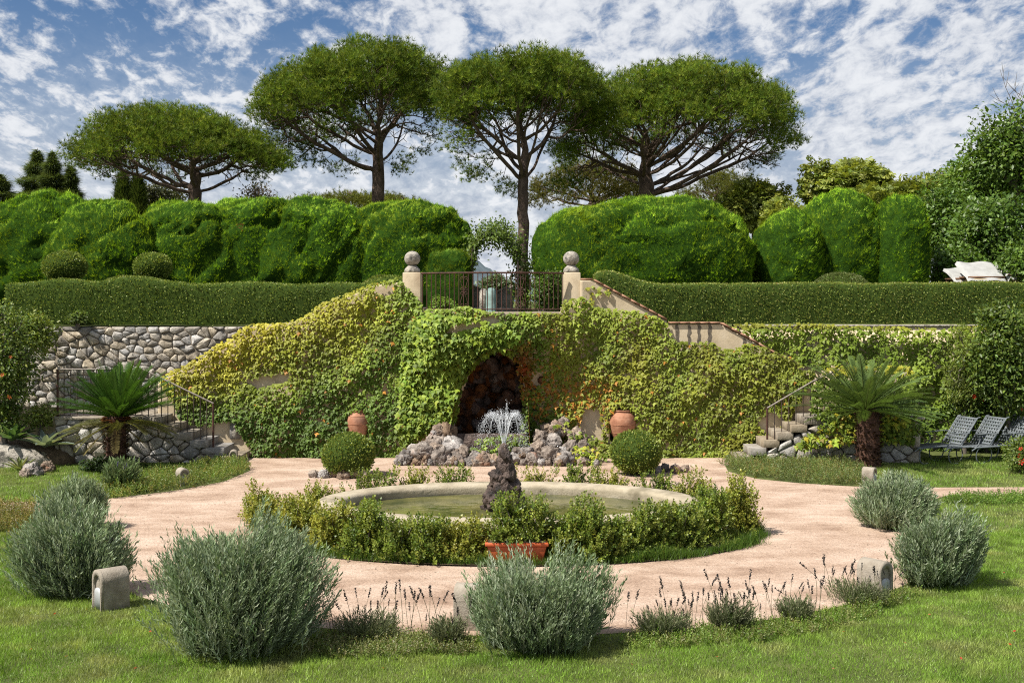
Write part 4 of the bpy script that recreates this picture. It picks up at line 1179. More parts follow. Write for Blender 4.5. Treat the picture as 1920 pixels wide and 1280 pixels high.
cypress('dark cypress billow at the far end of the row, behind the big dome', -90, 172, 352, 33.4, 3.2, 51, .8, .9, .12)
cypress('big rounded cypress dome beside the two small clipped balls', 56, 278, 366, 31.0, 2.6, 52, .85, .9, .09, ov=.03)
cypress('cypress billow with yellowish top between the dome and the gappy bush', 235, 420, 372, 31.9, 3.6, 53, .65, .8, .16, ov=.26, fold=.10)
cypress('gappy cypress bush with small rust-brown patches', 385, 525, 366, 32.1, 3.4, 54, .5, .7, .16, rusty=[(452, 420), (491, 485), (447, 428)], ov=.24, fold=.12)
cypress('bright feathery cypress billow behind the hedge, next to a dark cleft', 500, 665, 368, 31.7, 3.4, 55, .65, .8, .16, ov=.22, fold=.11)
cypress('wide flat-topped cypress block beside the leafy arch', 635, 884, 374, 31.9, 3.0, 56, .55, .75, .12, ov=.02)
cypress('low square-cut cypress block beside the arch and first pillar', 800, 882, 466, 29.6, 1.2, 57, .4, .5, .06, [(.11, .20, .02), (.08, .16, .016)], ov=0)
cypress('huge loaf-shaped cypress hedge beside the tall bare pine trunk', 1006, 1436, 366, 31.0, 3.4, 58, .62, .62, .10, ov=0, fold=.09)
cypress('medium cypress dome next to the huge loaf-shaped hedge', 1430, 1562, 389, 32.0, 2.6, 59, .75, .9, .05, ov=.02, fold=.03)
cypress('tall cypress dome, highest of the hedge row', 1520, 1684, 349, 32.6, 2.8, 60, .75, .9, .05, ov=.02, fold=.03)
cypress('narrow bright cypress column at the end of the row by the white tables', 1662, 1760, 362, 32.2, 2.4, 61, .6, .8, .08, ov=.02, fold=.03)

# ================================================================== TREES
def grow(base, fork, targets, r_trunk, seed, step=.5, wob=.12, bias=.3, r_min=.012, rise=.25, keepr=2.2, mains=None):
    g = np.random.default_rng(seed)
    base = np.array(base, float); fork = np.array(fork, float)
    pos = []; par = []; plen = []
    nt = max(3, int(np.linalg.norm(fork - base) / step) + 1)
    for i in range(nt):
        u = i / (nt - 1); p = base + (fork - base) * u
        if 0 < i < nt - 1: p = p + np.array([g.normal() * .018, g.normal() * .018, 0])
        pos.append(p); par.append(i - 1); plen.append(0.0)
    first = nt - 1
    if mains is not None:
        topz = np.mean([m[2] for m in mains]); lead = [first]
        for i in range(1, 9):
            u = i / 8; pos.append(np.array([fork[0] + g.normal() * .06, fork[1] + g.normal() * .06, fork[2] + (topz - fork[2]) * u])); par.append(lead[-1]); plen.append(.6 * u); lead.append(len(pos) - 1)
        for q, t in enumerate(mains):
            hr = math.hypot(t[0] - fork[0], t[1] - fork[1]) / max(1e-6, max(math.hypot(m[0] - fork[0], m[1] - fork[1]) for m in mains))
            src = lead[int(np.clip((1.05 - hr) * len(lead) * .8 + g.normal() * .8, 0, len(lead) - 2))]; a = pos[src]; d_ = np.linalg.norm(t - a); n = max(4, int(d_ / step)); prev = src
            hor = np.array([t[0] - a[0], t[1] - a[1], 0]); c1 = a + hor * .5 + np.array([0, 0, (t[2] - a[2]) * .25]) + g.normal(size=3) * .18
            w1 = g.normal(size=3) * .10
            for i in range(1, n + 1):
                u = i / n; p = a * (1 - u) ** 2 + 2 * c1 * u * (1 - u) + t * u * u + w1 * math.sin(u * 9 + q) * u * (1 - u) * 2 + g.normal(size=3) * .015
                pos.append(p); par.append(prev); plen.append(.25 * (plen[prev] + np.linalg.norm(p - pos[prev]))); prev = len(pos) - 1
    order = np.argsort(np.linalg.norm(targets - fork, axis=1))
    for ti in order:
        t = targets[ti]; A = np.array(pos[first:]); pl_ = np.array(plen[first:])
        d = np.linalg.norm(A - t, axis=1)
        back = np.linalg.norm(A - fork, axis=1) > np.linalg.norm(t - fork) * .9
        cost = d + bias * pl_ + np.where(back & (np.arange(len(A)) > 0), 50, 0) + (np.where(np.arange(len(A)) < 3, 3.0, 0) if mains is not None else 0)
        k = int(np.argmin(cost)); src = first + k
        n = max(2, int(d[k] / step))
        a = pos[src]; prev = src
        perp = rand_dirs(1, g)[0] * d[k] * wob
        for i in range(1, n + 1):
            u = i / n; p = a + (t - a) * u + perp * math.sin(u * math.pi) - np.array([0, 0, rise * d[k] * .35 * math.sin(u * math.pi)]) + g.normal(size=3) * .02
            pos.append(p); par.append(prev); plen.append(plen[prev] + np.linalg.norm(p - pos[prev])); prev = len(pos) - 1
    n = len(pos); area = np.full(n, 0.0); ch = np.zeros(n, int)
    for i in range(n):
        if par[i] >= 0: ch[par[i]] += 1
    for i in range(n - 1, -1, -1):
        if ch[i] == 0: area[i] = r_min ** keepr
        if par[i] >= 0: area[par[i]] += area[i]
    r = area ** (1 / keepr)
    r = r_min + (r - r_min) * (r_trunk - r_min) / max(r[first] - r_min, 1e-6)
    r[:first] = np.linspace(r_trunk * 1.25, r_trunk, first) if first else r[:first]
    return np.array(pos), np.array(par), r
def limbs(pos, par, r, k=6, minr=0):
    i = np.where(par >= 0)[0]; i = i[r[i] >= minr]
    a, b = pos[par[i]], pos[i]; ra = np.minimum(r[par[i]], r[i] * 1.5); rb = r[i]
    T = unit(b - a); ref = np.where(np.abs(T[:, 2:3]) < .9, np.array([[0, 0, 1.0]]), np.array([[1.0, 0, 0]]))
    u = unit(np.cross(T, ref)); w = np.cross(T, u)
    an = np.arange(k) * 2 * np.pi / k
    ringd = np.cos(an)[None, :, None] * u[:, None] + np.sin(an)[None, :, None] * w[:, None]
    V = np.concatenate([(a - T * ra[:, None] * .2)[:, None] + ra[:, None, None] * ringd, (b + T * rb[:, None] * .2)[:, None] + rb[:, None, None] * ringd], 1)
    base = (np.arange(len(i)) * 2 * k)[:, None, None]
    q = np.array([(j, (j + 1) % k, k + (j + 1) % k, k + j) for j in range(k)])[None] + base
    q = q.reshape(-1, 4)
    return V.reshape(-1, 3), np.concatenate([q[:, [0, 1, 2]], q[:, [0, 2, 3]]])
T_TUFT = [tmpl_tuft(8, 1.15, .095, s, lo=.15) for s in range(3)]
PINE = [(.095, .15, .018), (.135, .19, .022), (.065, .115, .015), (.19, .235, .032)]
def pine(label, Y, fork, base, outline_top, outline_bot, xr, depth_r, seed, ntar=260, per=42, tuft=.26, trunk=.27, cl=.5, extra=(), cols=PINE, bias=.2, shell=.54, nmain=14, ntwig=230):
    """outline_top / outline_bot: crown profile in photo pixels [(px,py)...]; the crown is that profile turned in depth"""
    g = np.random.default_rng(seed)
    ot = np.array(outline_top, float); ob = np.array(outline_bot, float)
    x0, x1 = xr; cxp = (x0 + x1) / 2; hw = (x1 - x0) / 2
    f3 = at(*fork, Y); b3 = at(*base, Y); b3[2] = 2.7
    tg = []
    while len(tg) < ntar:
        a = g.random() * 2 * math.pi; rr = math.sqrt(g.random())
        px = cxp + hw * rr * math.cos(a); dy = rr * math.sin(a) * depth_r
        # radius in depth shortens towards the side; profile taken at the turned radius
        pr = cxp + hw * rr * (1 if math.cos(a) > 0 else -1)
        t_, b_ = np.interp(pr, ot[:, 0], ot[:, 1]), np.interp(pr, ob[:, 0], ob[:, 1])
        tt, bb = np.interp(px, ot[:, 0], ot[:, 1]), np.interp(px, ob[:, 0], ob[:, 1])
        t_ = max(t_, tt); b_ = max(min(b_, bb), t_ + 5)
        u = g.random() ** 1.5 * shell + (g.random() < .16) * g.random() * (1 - shell)
        py = t_ + (b_ - t_) * u + 12
        p = at(px, py, Y); p[1] = Y + dy
        tg.append(p)
    for (px, py) in extra:
        p = at(px, py, Y); p[1] += g.normal() * .6; tg.append(p)
    tg = np.array(tg)
    mn = []
    for q in range(nmain):
        a = 2 * math.pi * (q + .6 * g.random()) / nmain * 1.0; rr = (.38, .62, .86)[q % 3] + .1 * g.random()
        px = cxp + hw * rr * math.cos(a); pr = cxp + hw * rr * (1 if math.cos(a) > 0 else -1)
        t_, b_ = max(np.interp(pr, ot[:, 0], ot[:, 1]), np.interp(px, ot[:, 0], ot[:, 1])), np.interp(pr, ob[:, 0], ob[:, 1])
        p = at(px, t_ + (b_ - t_) * (.35 + .25 * g.random()), Y); p[1] = Y + rr * math.sin(a) * depth_r; mn.append(p)
    tw = []
    for q in range(ntwig if hw > 130 else 0):
        a = g.random() * 2 * math.pi; rr = .25 + .7 * math.sqrt(g.random()); px = cxp + hw * rr * math.cos(a)
        pr = cxp + hw * rr * (1 if math.cos(a) > 0 else -1); b_ = np.interp(pr, ob[:, 0], ob[:, 1]); t_ = max(np.interp(pr, ot[:, 0], ot[:, 1]), np.interp(px, ot[:, 0], ot[:, 1]))
        p = at(px, t_ + (b_ - t_) * g.uniform(.45, .98), Y); p[1] = Y + rr * math.sin(a) * depth_r; tw.append(p)
    pos, par, r = grow(b3, f3, np.vstack([tg, tw]) if tw else tg, trunk, seed, .4, .06, bias, .010, .2, 2.1, mn)
    t = thing('umbrella_pine', (b3[0], b3[1], 2.7), label, 'pine tree', 'umbrella pines behind the hedges')
    V, Fc = limbs(pos, par, r, 6); obj('trunk', V, Fc, M['bark'], t, smooth=True)
    n = len(tg) * per
    ci = np.repeat(np.arange(len(tg)), per)
    off = rand_dirs(n, g) * (g.random((n, 1)) ** .45) * cl * 1.12 * np.array([1, 1, .7])
    # clumps near the rim spread less
    P = tg[ci] + off
    out = unit(P - (tg.mean(0) - np.array([0, 0, 2.0])))
    D = out * .55 + np.array([0, 0, .75]) + g.normal(size=(n, 3)) * .38
    tone = (1 + .22 * g.normal(size=len(tg)))[ci][:, None]
    C = palette(n, cols, .15, g=g) * tone
    sets = []
    for s in range(3):
        m = np.arange(n) % 3 == s
        sets.append(leaves(P[m], D[m], rand_dirs(m.sum(), g), tuft * .9 * g.uniform(.65, 1.2, m.sum()), tuft * .9, C[m], T_TUFT[s]))
    leaf_obj('crown', sets, M['needle'], t)
    return t
pine('wide low umbrella pine standing alone over the rounded hedge domes', 46, (366, 362), (362, 380),
     [(135, 292), (150, 255), (185, 224), (240, 203), (320, 197), (400, 206), (470, 232), (515, 265), (532, 290)],
     [(135, 310), (170, 335), (215, 345), (300, 315), (380, 300), (460, 318), (510, 335), (532, 310)], (137, 530), 4.0, 71, 420, 37, .25, .26, .48,
     [(190, 325), (210, 332), (500, 330), (515, 310), (480, 340), (522, 300)])
pine('tallest umbrella pine with stout trunk above the flat hedge top', 48, (709, 322), (707, 380),
     [(480, 200), (495, 165), (530, 130), (590, 100), (660, 86), (730, 82), (790, 95), (830, 118), (842, 150)],
     [(480, 245), (510, 295), (560, 290), (620, 262), (700, 235), (770, 250), (820, 270), (842, 230)], (482, 842), 4.2, 72, 480, 38, .27, .27, .5,
     [(585, 292), (600, 305), (640, 315), (575, 280), (660, 300), (740, 310), (770, 295), (800, 270), (620, 310), (520, 275), (545, 268), (560, 262), (755, 318), (590, 270)])
pine('slender-trunked umbrella pine rising behind the leafy arch', 44, (981, 338), (980, 500),
     [(820, 175), (835, 140), (870, 115), (930, 106), (1000, 108), (1060, 104), (1105, 115), (1125, 150)],
     [(820, 240), (850, 285), (900, 275), (960, 240), (1020, 245), (1080, 270), (1125, 240)], (824, 1122), 3.4, 73, 420, 38, .25, .22, .46,
     [(870, 310), (880, 325), (895, 330), (905, 318), (850, 280), (845, 262), (940, 345), (955, 350), (965, 355), (1040, 280), (1055, 262), (870, 290), (915, 300)])
pine('broad umbrella pine with dense fan of bare branches over the loaf-shaped hedge', 47, (1212, 366), (1210, 385),
     [(1042, 250), (1060, 205), (1110, 160), (1170, 130), (1250, 118), (1330, 118), (1400, 130), (1450, 160), (1480, 200), (1490, 240)],
     [(1042, 345), (1090, 330), (1150, 300), (1230, 262), (1320, 265), (1400, 290), (1460, 318), (1490, 285)], (1044, 1488), 4.6, 74, 570, 36, .26, .34, .5,
     [(1470, 262), (1480, 250), (1440, 295), (1455, 285), (1080, 330), (1070, 345), (1420, 305), (1400, 315), (1090, 345), (1055, 350), (1040, 340)], bias=.15, shell=.56, nmain=30, ntwig=420)
pine('brownish sparse pine low behind the branch fan of the broad pine', 53, (1110, 385), (1110, 400),
     [(985, 360), (1010, 320), (1060, 296), (1120, 292), (1180, 305), (1225, 345)], [(985, 395), (1100, 395), (1225, 395)], (990, 1222), 2.8, 75, 120, 36, .24, .2, .5,
     cols=[(.12, .11, .03), (.15, .135, .035), (.10, .11, .025)])
pine('distant dull pine low behind the broad pine at its hillside end', 58, (1345, 385), (1345, 400),
     [(1270, 360), (1300, 325), (1350, 305), (1400, 320), (1430, 355)], [(1270, 380), (1350, 390), (1430, 380)], (1270, 1430), 2.6, 76, 70, 36, .25, .2, .5,
     cols=[(.09, .10, .02), (.12, .13, .025)])
pine('flat pine crown peeping over the hedge behind the stout trunk', 62, (650, 372), (650, 390), [(540, 372), (580, 358), (650, 355), (740, 360), (795, 375)], [(540, 378), (650, 375), (795, 380)], (540, 795), 2.6, 77, 90, 30, .26, .2, .5,
     cols=[(.12, .14, .02), (.16, .17, .03), (.10, .12, .02)])

LAST = {}
def broadleaf(label, px, ytop, ybot, hwpx, Y, seed, ntar=70, per=90, L=.20, cols=None, tmpl='pal', name='broadleaf_tree', dep=None, cl=.75, trunk=.18, bare=0, wd=.55, group='broadleaf trees beyond the hedge', zb=2.6, catg='tree'):
    g = np.random.default_rng(seed)
    c = at(px, (ytop + ybot) / 2, Y); rx = hwpx / F * Y; rz = (ybot - ytop) / 2 / F * Y; ry = dep or rx
    d = rand_dirs(ntar, g); d = d * (.86 + .42 * fnoise(d, 1.6, seed, 2))[:, None] * (g.random((ntar, 1)) ** .33)
    clr = min(cl, rx * .45, rz * .6)
    tg = c + d * np.array([max(rx - clr * .6, .1), max(ry - clr * .6, .1), max(rz - clr * .6, .1)])
    base = np.array([c[0], c[1], zb]); fork = np.array([c[0], c[1], max(zb + .3, c[2] - rz * .75)])
    LAST['tg'] = tg; LAST['clr'] = clr
    pos, par, r = grow(base, fork, tg, trunk, seed, .5, .12, .3, .012)
    t = thing(name, base, label, catg, group)
    V, Fc = limbs(pos, par, r, 5); obj('trunk', V, Fc, M['graybark'], t, smooth=True)
    n = ntar * per; ci = np.repeat(np.arange(ntar), per)
    q_ = rand_dirs(n, g) * (g.random((n, 1)) ** .4) * clr * np.array([1, 1, .75])
    P = tg[ci] + q_
    out = unit(P - c)
    tone = (1 + .2 * g.normal(size=ntar))[ci][:, None]
    C = palette(n, cols or [(.075, .10, .02), (.11, .13, .026), (.05, .075, .016)], .15, g=g) * tone
    if tmpl == 'pal':
        D = out + g.normal(size=(n, 3)) * .5 + np.array([0, 0, -.1]); N = np.array([0, 0, 1.0]) + out * .5 + g.normal(size=(n, 3)) * .3; T = tmpl_palmate(5)
    else:
        D = out * .5 + g.normal(size=(n, 3)) * .6 + np.array([0, 0, -.2]); N = np.array([0, -.2, .8]) + out * .5 + g.normal(size=(n, 3)) * .5; T = T_DIA
    LL = L * g.uniform(.65, 1.25, n)
    leaf_obj('crown', [leaves(P, D, N, LL, LL * (1 if tmpl == 'pal' else wd), C, T)], M['leaf'], t)
    for k in range(bare):
        a = tg[g.integers(ntar)]; a = np.array([c[0] + g.normal() * rx * .5, c[1], c[2] + rz * .6]); L_ = g.uniform(.9, 1.7); dr = unit(np.array([g.normal() * .35 - .2, 0, 1]))
        line = [a + dr * L_ * u + np.array([.12 * math.sin(u * 5 + k), 0, 0]) for u in np.linspace(0, 1, 8)]
        m_ = MB().tube(line, np.linspace(.014, .004, 8), 5)
        for u in (3, 4, 5, 6):
            e = unit(dr + np.array([g.normal() * .8, 0, .1])) * g.uniform(.25, .6)
            m_.tube([line[u], line[u] + e * .5, line[u] + e + np.array([0, 0, .06])], [.01, .007, .004], 4)
        m_.build('bare_twig', M['graybark'], t)
    return t
CHE = [(.18, .215, .034), (.24, .27, .046), (.12, .16, .026)]
DRK = [(.085, .155, .022), (.12, .20, .028), (.06, .12, .018)]
BRT = [(.095, .17, .022), (.135, .21, .03), (.065, .12, .018)]
broadleaf('rounded chestnut-like tree crown above the tall cypress dome', 1583, 288, 400, 100, 44, 81, 70, 85, .30, CHE)
broadleaf('lower leafy tree between the broad pine and the chestnut-like crown', 1418, 328, 440, 75, 45, 82, 60, 80, .28, CHE)
broadleaf('loose leafy tree behind the narrow cypress column', 1700, 318, 470, 78, 42, 83, 70, 85, .26, CHE)
broadleaf('grey-green bushy tree above the white tables', 1775, 318, 520, 95, 37, 84, 100, 88, .16, DRK, 'dia')
broadleaf('tall green tree at the hillside edge with bare twigs on top', 1905, 175, 400, 110, 38, 85, 130, 88, .17, BRT, 'dia', bare=5)
broadleaf('rounded green tree filling the slope below the bare-twigged tree', 1835, 262, 450, 85, 40, 94, 100, 88, .17, BRT[:2] + DRK[:1], 'dia')
broadleaf('dense green tree beside the white tables under the hillside trees', 1870, 345, 530, 100, 34.5, 86, 100, 88, .15, DRK, 'dia')
broadleaf('bright leafy tree low beside the tables at the picture edge', 1940, 430, 560, 70, 31.5, 87, 60, 90, .14, BRT, 'dia')
broadleaf('yellow-green tree on the slope between chestnut-like crown and hillside trees', 1760, 312, 430, 75, 45, 95, 70, 100, .2, CHE, 'dia')
broadleaf('pale bushy tree tucked under the chestnut-like crown behind the medium dome', 1470, 355, 520, 60, 40, 88, 50, 80, .22, CHE)
broadleaf('leafy tree behind the cypress row between column and chestnut-like crown', 1650, 340, 520, 70, 41, 89, 60, 80, .24, CHE)
broadleaf('leafy dark bush behind the white tables under the hillside trees', 1790, 450, 560, 85, 34.0, 93, 50, 100, .13, DRK, 'dia')
broadleaf('pinkish twiggy bush behind the alone-standing pine', 480, 335, 400, 55, 50, 90, 40, 26, .12, [(.19, .14, .11), (.15, .12, .07)], 'dia')
broadleaf('dull shrubby tree behind the gappy hedge under the low pine', 300, 340, 400, 70, 54, 91, 50, 60, .16, [(.05, .06, .02), (.08, .085, .03)], 'dia')
broadleaf('small wispy bush seen through the gap beside the slender trunk', 1022, 478, 560, 40, 36, 92, 26, 60, .10, [(.10, .14, .05), (.14, .18, .07)], 'dia')

def conifer(label, px, ytop, ybot, hwpx, Y, seed, slim=False, name='fir_tree', n=5200, cols=None):
    g = np.random.default_rng(seed)
    zt = H - (ytop - HZ) / F * Y; zb = 2.6; X = px2x(px, Y); rw = hwpx / F * Y
    zc = H - (ybot - HZ) / F * Y
    t = thing(name, (X, Y, zb), label, 'conifer', 'dark conifers behind the hedge domes')
    MB().tube([(X, Y, zb), (X, Y, zt - .1)], [.16, .02], 7).build('trunk', M['graybark'], t)
    u = g.random(n); h_ = zt - (zt - zc) * u ** .62 * 1.25
    tiers = 1 + .4 * np.sin(h_ * 9 + 2 * fnoise(np.stack([h_, h_ * 0, h_ * 0], -1), 2)) if not slim else 1
    prof = np.clip((zt - h_) / (zt - zc), 0, 1.1); rad = rw * (np.sqrt(prof) if slim else prof ** .85) * tiers
    a = g.random(n) * 2 * np.pi; rr = rad * (g.random(n) ** .4)
    P = np.stack([X + rr * np.cos(a), Y + rr * np.sin(a), h_], -1)
    D = np.stack([np.cos(a), np.sin(a), np.full(n, 1.2 if slim else -.05)], -1) + g.normal(size=(n, 3)) * .3
    C = palette(n, cols or [(.07, .105, .034), (.10, .14, .044), (.13, .165, .052)], .15, g=g)
    leaf_obj('crown', [leaves(P, D, np.array([0, 0, 1.0]) + g.normal(size=(n, 3)) * .4, .36 * g.uniform(.6, 1.4, n), .34, C, T_FAN4)], M['needle'], t)
#conifers
conifer('taller dark fir of the pair beyond the first hedge billow', 70, 281, 372, 34, 56, 101)
conifer('dark fir leaning on the taller one beyond the hedge', 98, 284, 372, 24, 55, 102)
conifer('small pointed fir beside the fir pair', 132, 311, 372, 16, 55, 103, n=2600)
conifer('dark fir crown cut by the photo edge', -4, 325, 372, 26, 50, 104, n=3000)
conifer('columnar cypress under the low pine, nearer the firs', 231, 326, 400, 14, 52, 105, True, 'columnar_cypress', 3600, [(.05, .08, .02), (.075, .105, .026)])
conifer('columnar cypress under the low pine, nearer its trunk', 258, 332, 400, 13, 52, 106, True, 'columnar_cypress', 3600, [(.05, .08, .02), (.075, .105, .026)])

# ---- leafy arch and what stands behind the gate
Ya = 30.5
t = thing('leafy_arch', (at(928, 560, Ya)[0], Ya, TZ), 'climber-covered garden arch behind the balcony railing', 'garden arch')
apx = [(884, 590), (884, 500), (886, 470), (896, 450), (915, 438), (935, 438), (953, 448), (966, 466), (971, 490), (972, 590)]
for dy in (0, .35):
    MB().tube([at(a, b, Ya) + np.array([0, dy, 0]) for a, b in apx], .03, 6).build('arch_hoop', M['darkiron'], t)
g = np.random.default_rng(8)
line = np.array([at(a, b, Ya) for a, b in apx]); seg = g.integers(1, len(apx) - 2, 3800); u = g.random((3800, 1))
w_ = np.where((seg >= 3) & (seg <= 6), .22, .10)[:, None]
P = line[seg] + (line[seg + 1] - line[seg]) * u + g.normal(size=(3800, 3)) * w_ * np.array([.7, 1.2, .8]) + np.array([0, .15, .06])
extra = np.array([at(px + g.normal() * 7, py + g.normal() * 22, Ya + .3) for px, py in [(984, 540)] * 700 + [(968, 520)] * 300 + [(990, 500)] * 200 + [(878, 470)] * 160])
P = np.vstack([P, extra]); n = len(P)
leaf_obj('climber', [leaves(P, np.stack([g.normal(size=n) * .6, -.4 + g.normal(size=n) * .3, -.5 + g.normal(size=n) * .5], -1), rand_dirs(n, g) + np.array([0, -.5, .8]), .085 * g.uniform(.6, 1.3, n), .05, palette(n, [(.10, .16, .02), (.15, .21, .03), (.07, .11, .02)], .15, g=g), T_DIA)], M['leaf'], t)
p = at(921, 583, 28.9)
t = thing('bronze_post', (p[0], 28.9, TZ), 'weathered green bronze post behind the balcony railing', 'post')
MB().lathe([(0, TZ), (.17, TZ), (.17, TZ + .08), (.12, TZ + .12), (.13, 3.5), (.115, 3.72), (.06, 3.78), (0, 3.79)], (p[0], 28.9, 0), 14).build('shaft', M['verdigris'], t, True)
MB().lathe([(0, TZ), (.11, TZ), (.10, 3.7), (.05, 3.76), (0, 3.77)], (p[0] - .19, 29.0, 0), 12).build('side_shaft', M['old_stone'], t, True)
t = thing('ramp_wall', (at(925, 575, 34)[0], 34, TZ), 'low pale walls with sloping white copings behind the arch', 'garden wall')
for (xa, ya, xb, yb) in ((884, 535, 912, 548), (932, 548, 962, 534)):
    a, b = at(xa, ya, 34), at(xb, yb, 34)
    V = [(a[0], 34, TZ), (b[0], 34, TZ), (b[0], 34, b[2]), (a[0], 34, a[2]), (a[0], 34.3, TZ), (b[0], 34.3, TZ), (b[0], 34.3, b[2]), (a[0], 34.3, a[2])]
    obj('wall', np.array(V), np.array([(0, 1, 2, 3), (3, 2, 6, 7), (0, 3, 7, 4), (1, 5, 6, 2), (5, 4, 7, 6)]), M['step'], t)
    MB().tube([a + np.array([0, -.04, .02]), b + np.array([0, -.04, .02])], .022, 5).build('coping', M['old_stone'], t)
p = at(925, 580, 31.2); bevel(MB().box(p[0] - .9, p[0] + .9, 31.2, 31.5, TZ, 3.28).build('step', M['step'], t), .01)

broadleaf('hazy green trees seen low through the leafy arch', 928, 506, 585, 48, 60, 98, 40, 80, .22, [(.10, .14, .06), (.13, .17, .08), (.08, .12, .05)], 'dia', 'garden_bush', cl=.5, trunk=.08, zb=2.6, group='bushes behind the balcony')  # haze is put into the paler, greyer leaf colours
broadleaf('green bush behind the railing beside the bare sloping parapet', 1028, 500, 590, 40, 30.0, 96, 30, 90, .08, [(.09, .16, .02), (.14, .22, .03), (.06, .11, .016)], 'dia', 'garden_bush', cl=.3, trunk=.04, zb=2.9, group='bushes behind the balcony', catg='shrub')
broadleaf('low bright bush behind the railing beside the yellow creeper pillar', 832, 552, 592, 36, 28.8, 97, 20, 90, .07, [(.11, .19, .02), (.16, .25, .03)], 'dia', 'garden_bush', cl=.25, trunk=.03, zb=2.9, group='bushes behind the balcony', catg='shrub')
# ---- white-clothed garden furniture on the hill side
def daybed(label, px, py, w_, Y, slope, seed):
    p = at(px, py, Y); z0 = TZ
    t = thing('garden_table', (p[0], Y, z0), label, 'table', 'white-draped garden tables')
    h_ = p[2]
    fr_ = MB().box(p[0] - w_ / 2 - .06, p[0] + w_ / 2 + .06, Y - .02, Y + .8, h_ - .06, h_ - .012).build('table_frame', M['wood'], t)
    for sx in (-1, 1):
        for dy in (0, .7):
            MB().box(p[0] + sx * w_ / 2 - .04, p[0] + sx * w_ / 2 + .04, Y + dy, Y + dy + .08, z0, h_ - .062).build('leg', M['wood'], fr_)
    bevel(MB().box(p[0] - w_ / 2 + .05, p[0] + w_ / 2 - .05, Y - .05, Y + .7, h_ - .22, h_ - .075).build('cushion', M['cream'], t), .03)
    n = 18; V = []; Fc = []
    for i in range(n + 1):
        for j in range(7):
            x = -w_ / 2 - .1 + (w_ + .2) * i / n; y = -.1 + j * .16
            z = slope * max(0, j - 1) * .075 + .02 * math.sin(x * 9 + j) - (.16 if j == 0 else 0) - (.08 if i in (0, n) else 0)
            V.append((p[0] + x, Y + y, h_ + .02 + z))
    for i in range(n):
        for j in range(6):
            a = i * 7 + j; Fc.append((a, a + 7, a + 8, a + 1))
    obj('white_cloth', np.array(V), np.array(Fc), M['cloth'], t, smooth=True)
daybed('larger white-draped garden table with cream cushion by the hillside trees', 1850, 517, .85, 31.2, 1, 1)
daybed('smaller white-draped garden table cut by the picture edge', 1912, 513, .5, 31.4, .8, 2)
daybed('low white-draped garden table nearest the narrow cypress column', 1808, 520, .35, 31.8, .7, 3)
p = at(1470, 532, 29.5)
t = thing('clay_pot', (p[0], 29.5, TZ), 'pink clay pot just visible behind the hedge at the cypress domes', 'pot')
MB().lathe([(0, TZ), (.14, TZ), (.24, 3.8), (.27, 3.82), (.27, 3.92), (.22, 3.92), (.2, 3.8), (0, 3.78)], (p[0], 29.5, 0), 18).build('body', M['terracotta'], t, True)

# ================================================================== CYCADS
def frond_mesh(L, droop, colr, seed, vee=.55, npair=42, ll=.145):
    g = np.random.default_rng(seed); V = []; Fc = []; C = []
    s = np.linspace(0, 1, 12)
    ang = np.cumsum(np.full(12, -droop / 12)); X = np.concatenate([[0], np.cumsum(np.cos(ang[1:]) * L / 11)]); Z = np.concatenate([[0], np.cumsum(np.sin(ang[1:]) * L / 11)])
    for i in range(12):
        w_ = .014 * (1 - .75 * s[i]); V += [(X[i], -w_, Z[i]), (X[i], w_, Z[i]), (X[i], 0, Z[i] - w_ * 1.2)]; C += [np.array(colr) * np.array([1.3, 1.1, 1.0])] * 3
        if i:
            a = 3 * (i - 1); b = 3 * i
            Fc += [(a, b, b + 1), (a, b + 1, a + 1), (a, a + 2, b + 2), (a, b + 2, b), (a + 1, b + 1, b + 2), (a + 1, b + 2, a + 2)]
    for k in range(npair):
        u = .10 + .9 * k / (npair - 1); x, z = np.interp(u, s, X), np.interp(u, s, Z); th = np.interp(u, s, ang)
        l_ = ll * (math.sin(min(1, u * 1.25 + .12) * math.pi * .62) ** .8) * (1.0 if u < .85 else 1 - (u - .85) * 3.2)
        for sg in (-1, 1):
            f_ = .55 + .7 * u + g.normal() * .06
            d = np.array([math.cos(f_ * .9) * .72 if False else .45 + .45 * u, sg * (1 - .25 * u), vee + g.normal() * .06]); d = unit(d)
            c_, s_ = math.cos(th), math.sin(th); d = np.array([d[0] * c_ - d[2] * s_, d[1], d[0] * s_ + d[2] * c_])
            b = unit(np.cross(d, np.array([0, sg * .2, 1.0]))) * .0085
            o_ = len(V); p = np.array([x, 0, z]); V += [p - b, p + b, p + d * l_ * .55 + b * .9, p + d * l_ + np.array([0, 0, -.012]), p + d * l_ * .55 - b * .9]
            Fc += [(o_, o_ + 1, o_ + 2), (o_, o_ + 2, o_ + 4), (o_ + 4, o_ + 2, o_ + 3)]
            cc = np.array(colr) * (1 + .15 * g.normal()); C += [cc] * 5
    return raw_mesh('frond', np.array(V), np.array(Fc), M['leaf_gloss'], np.clip(np.array(C), .004, .9))
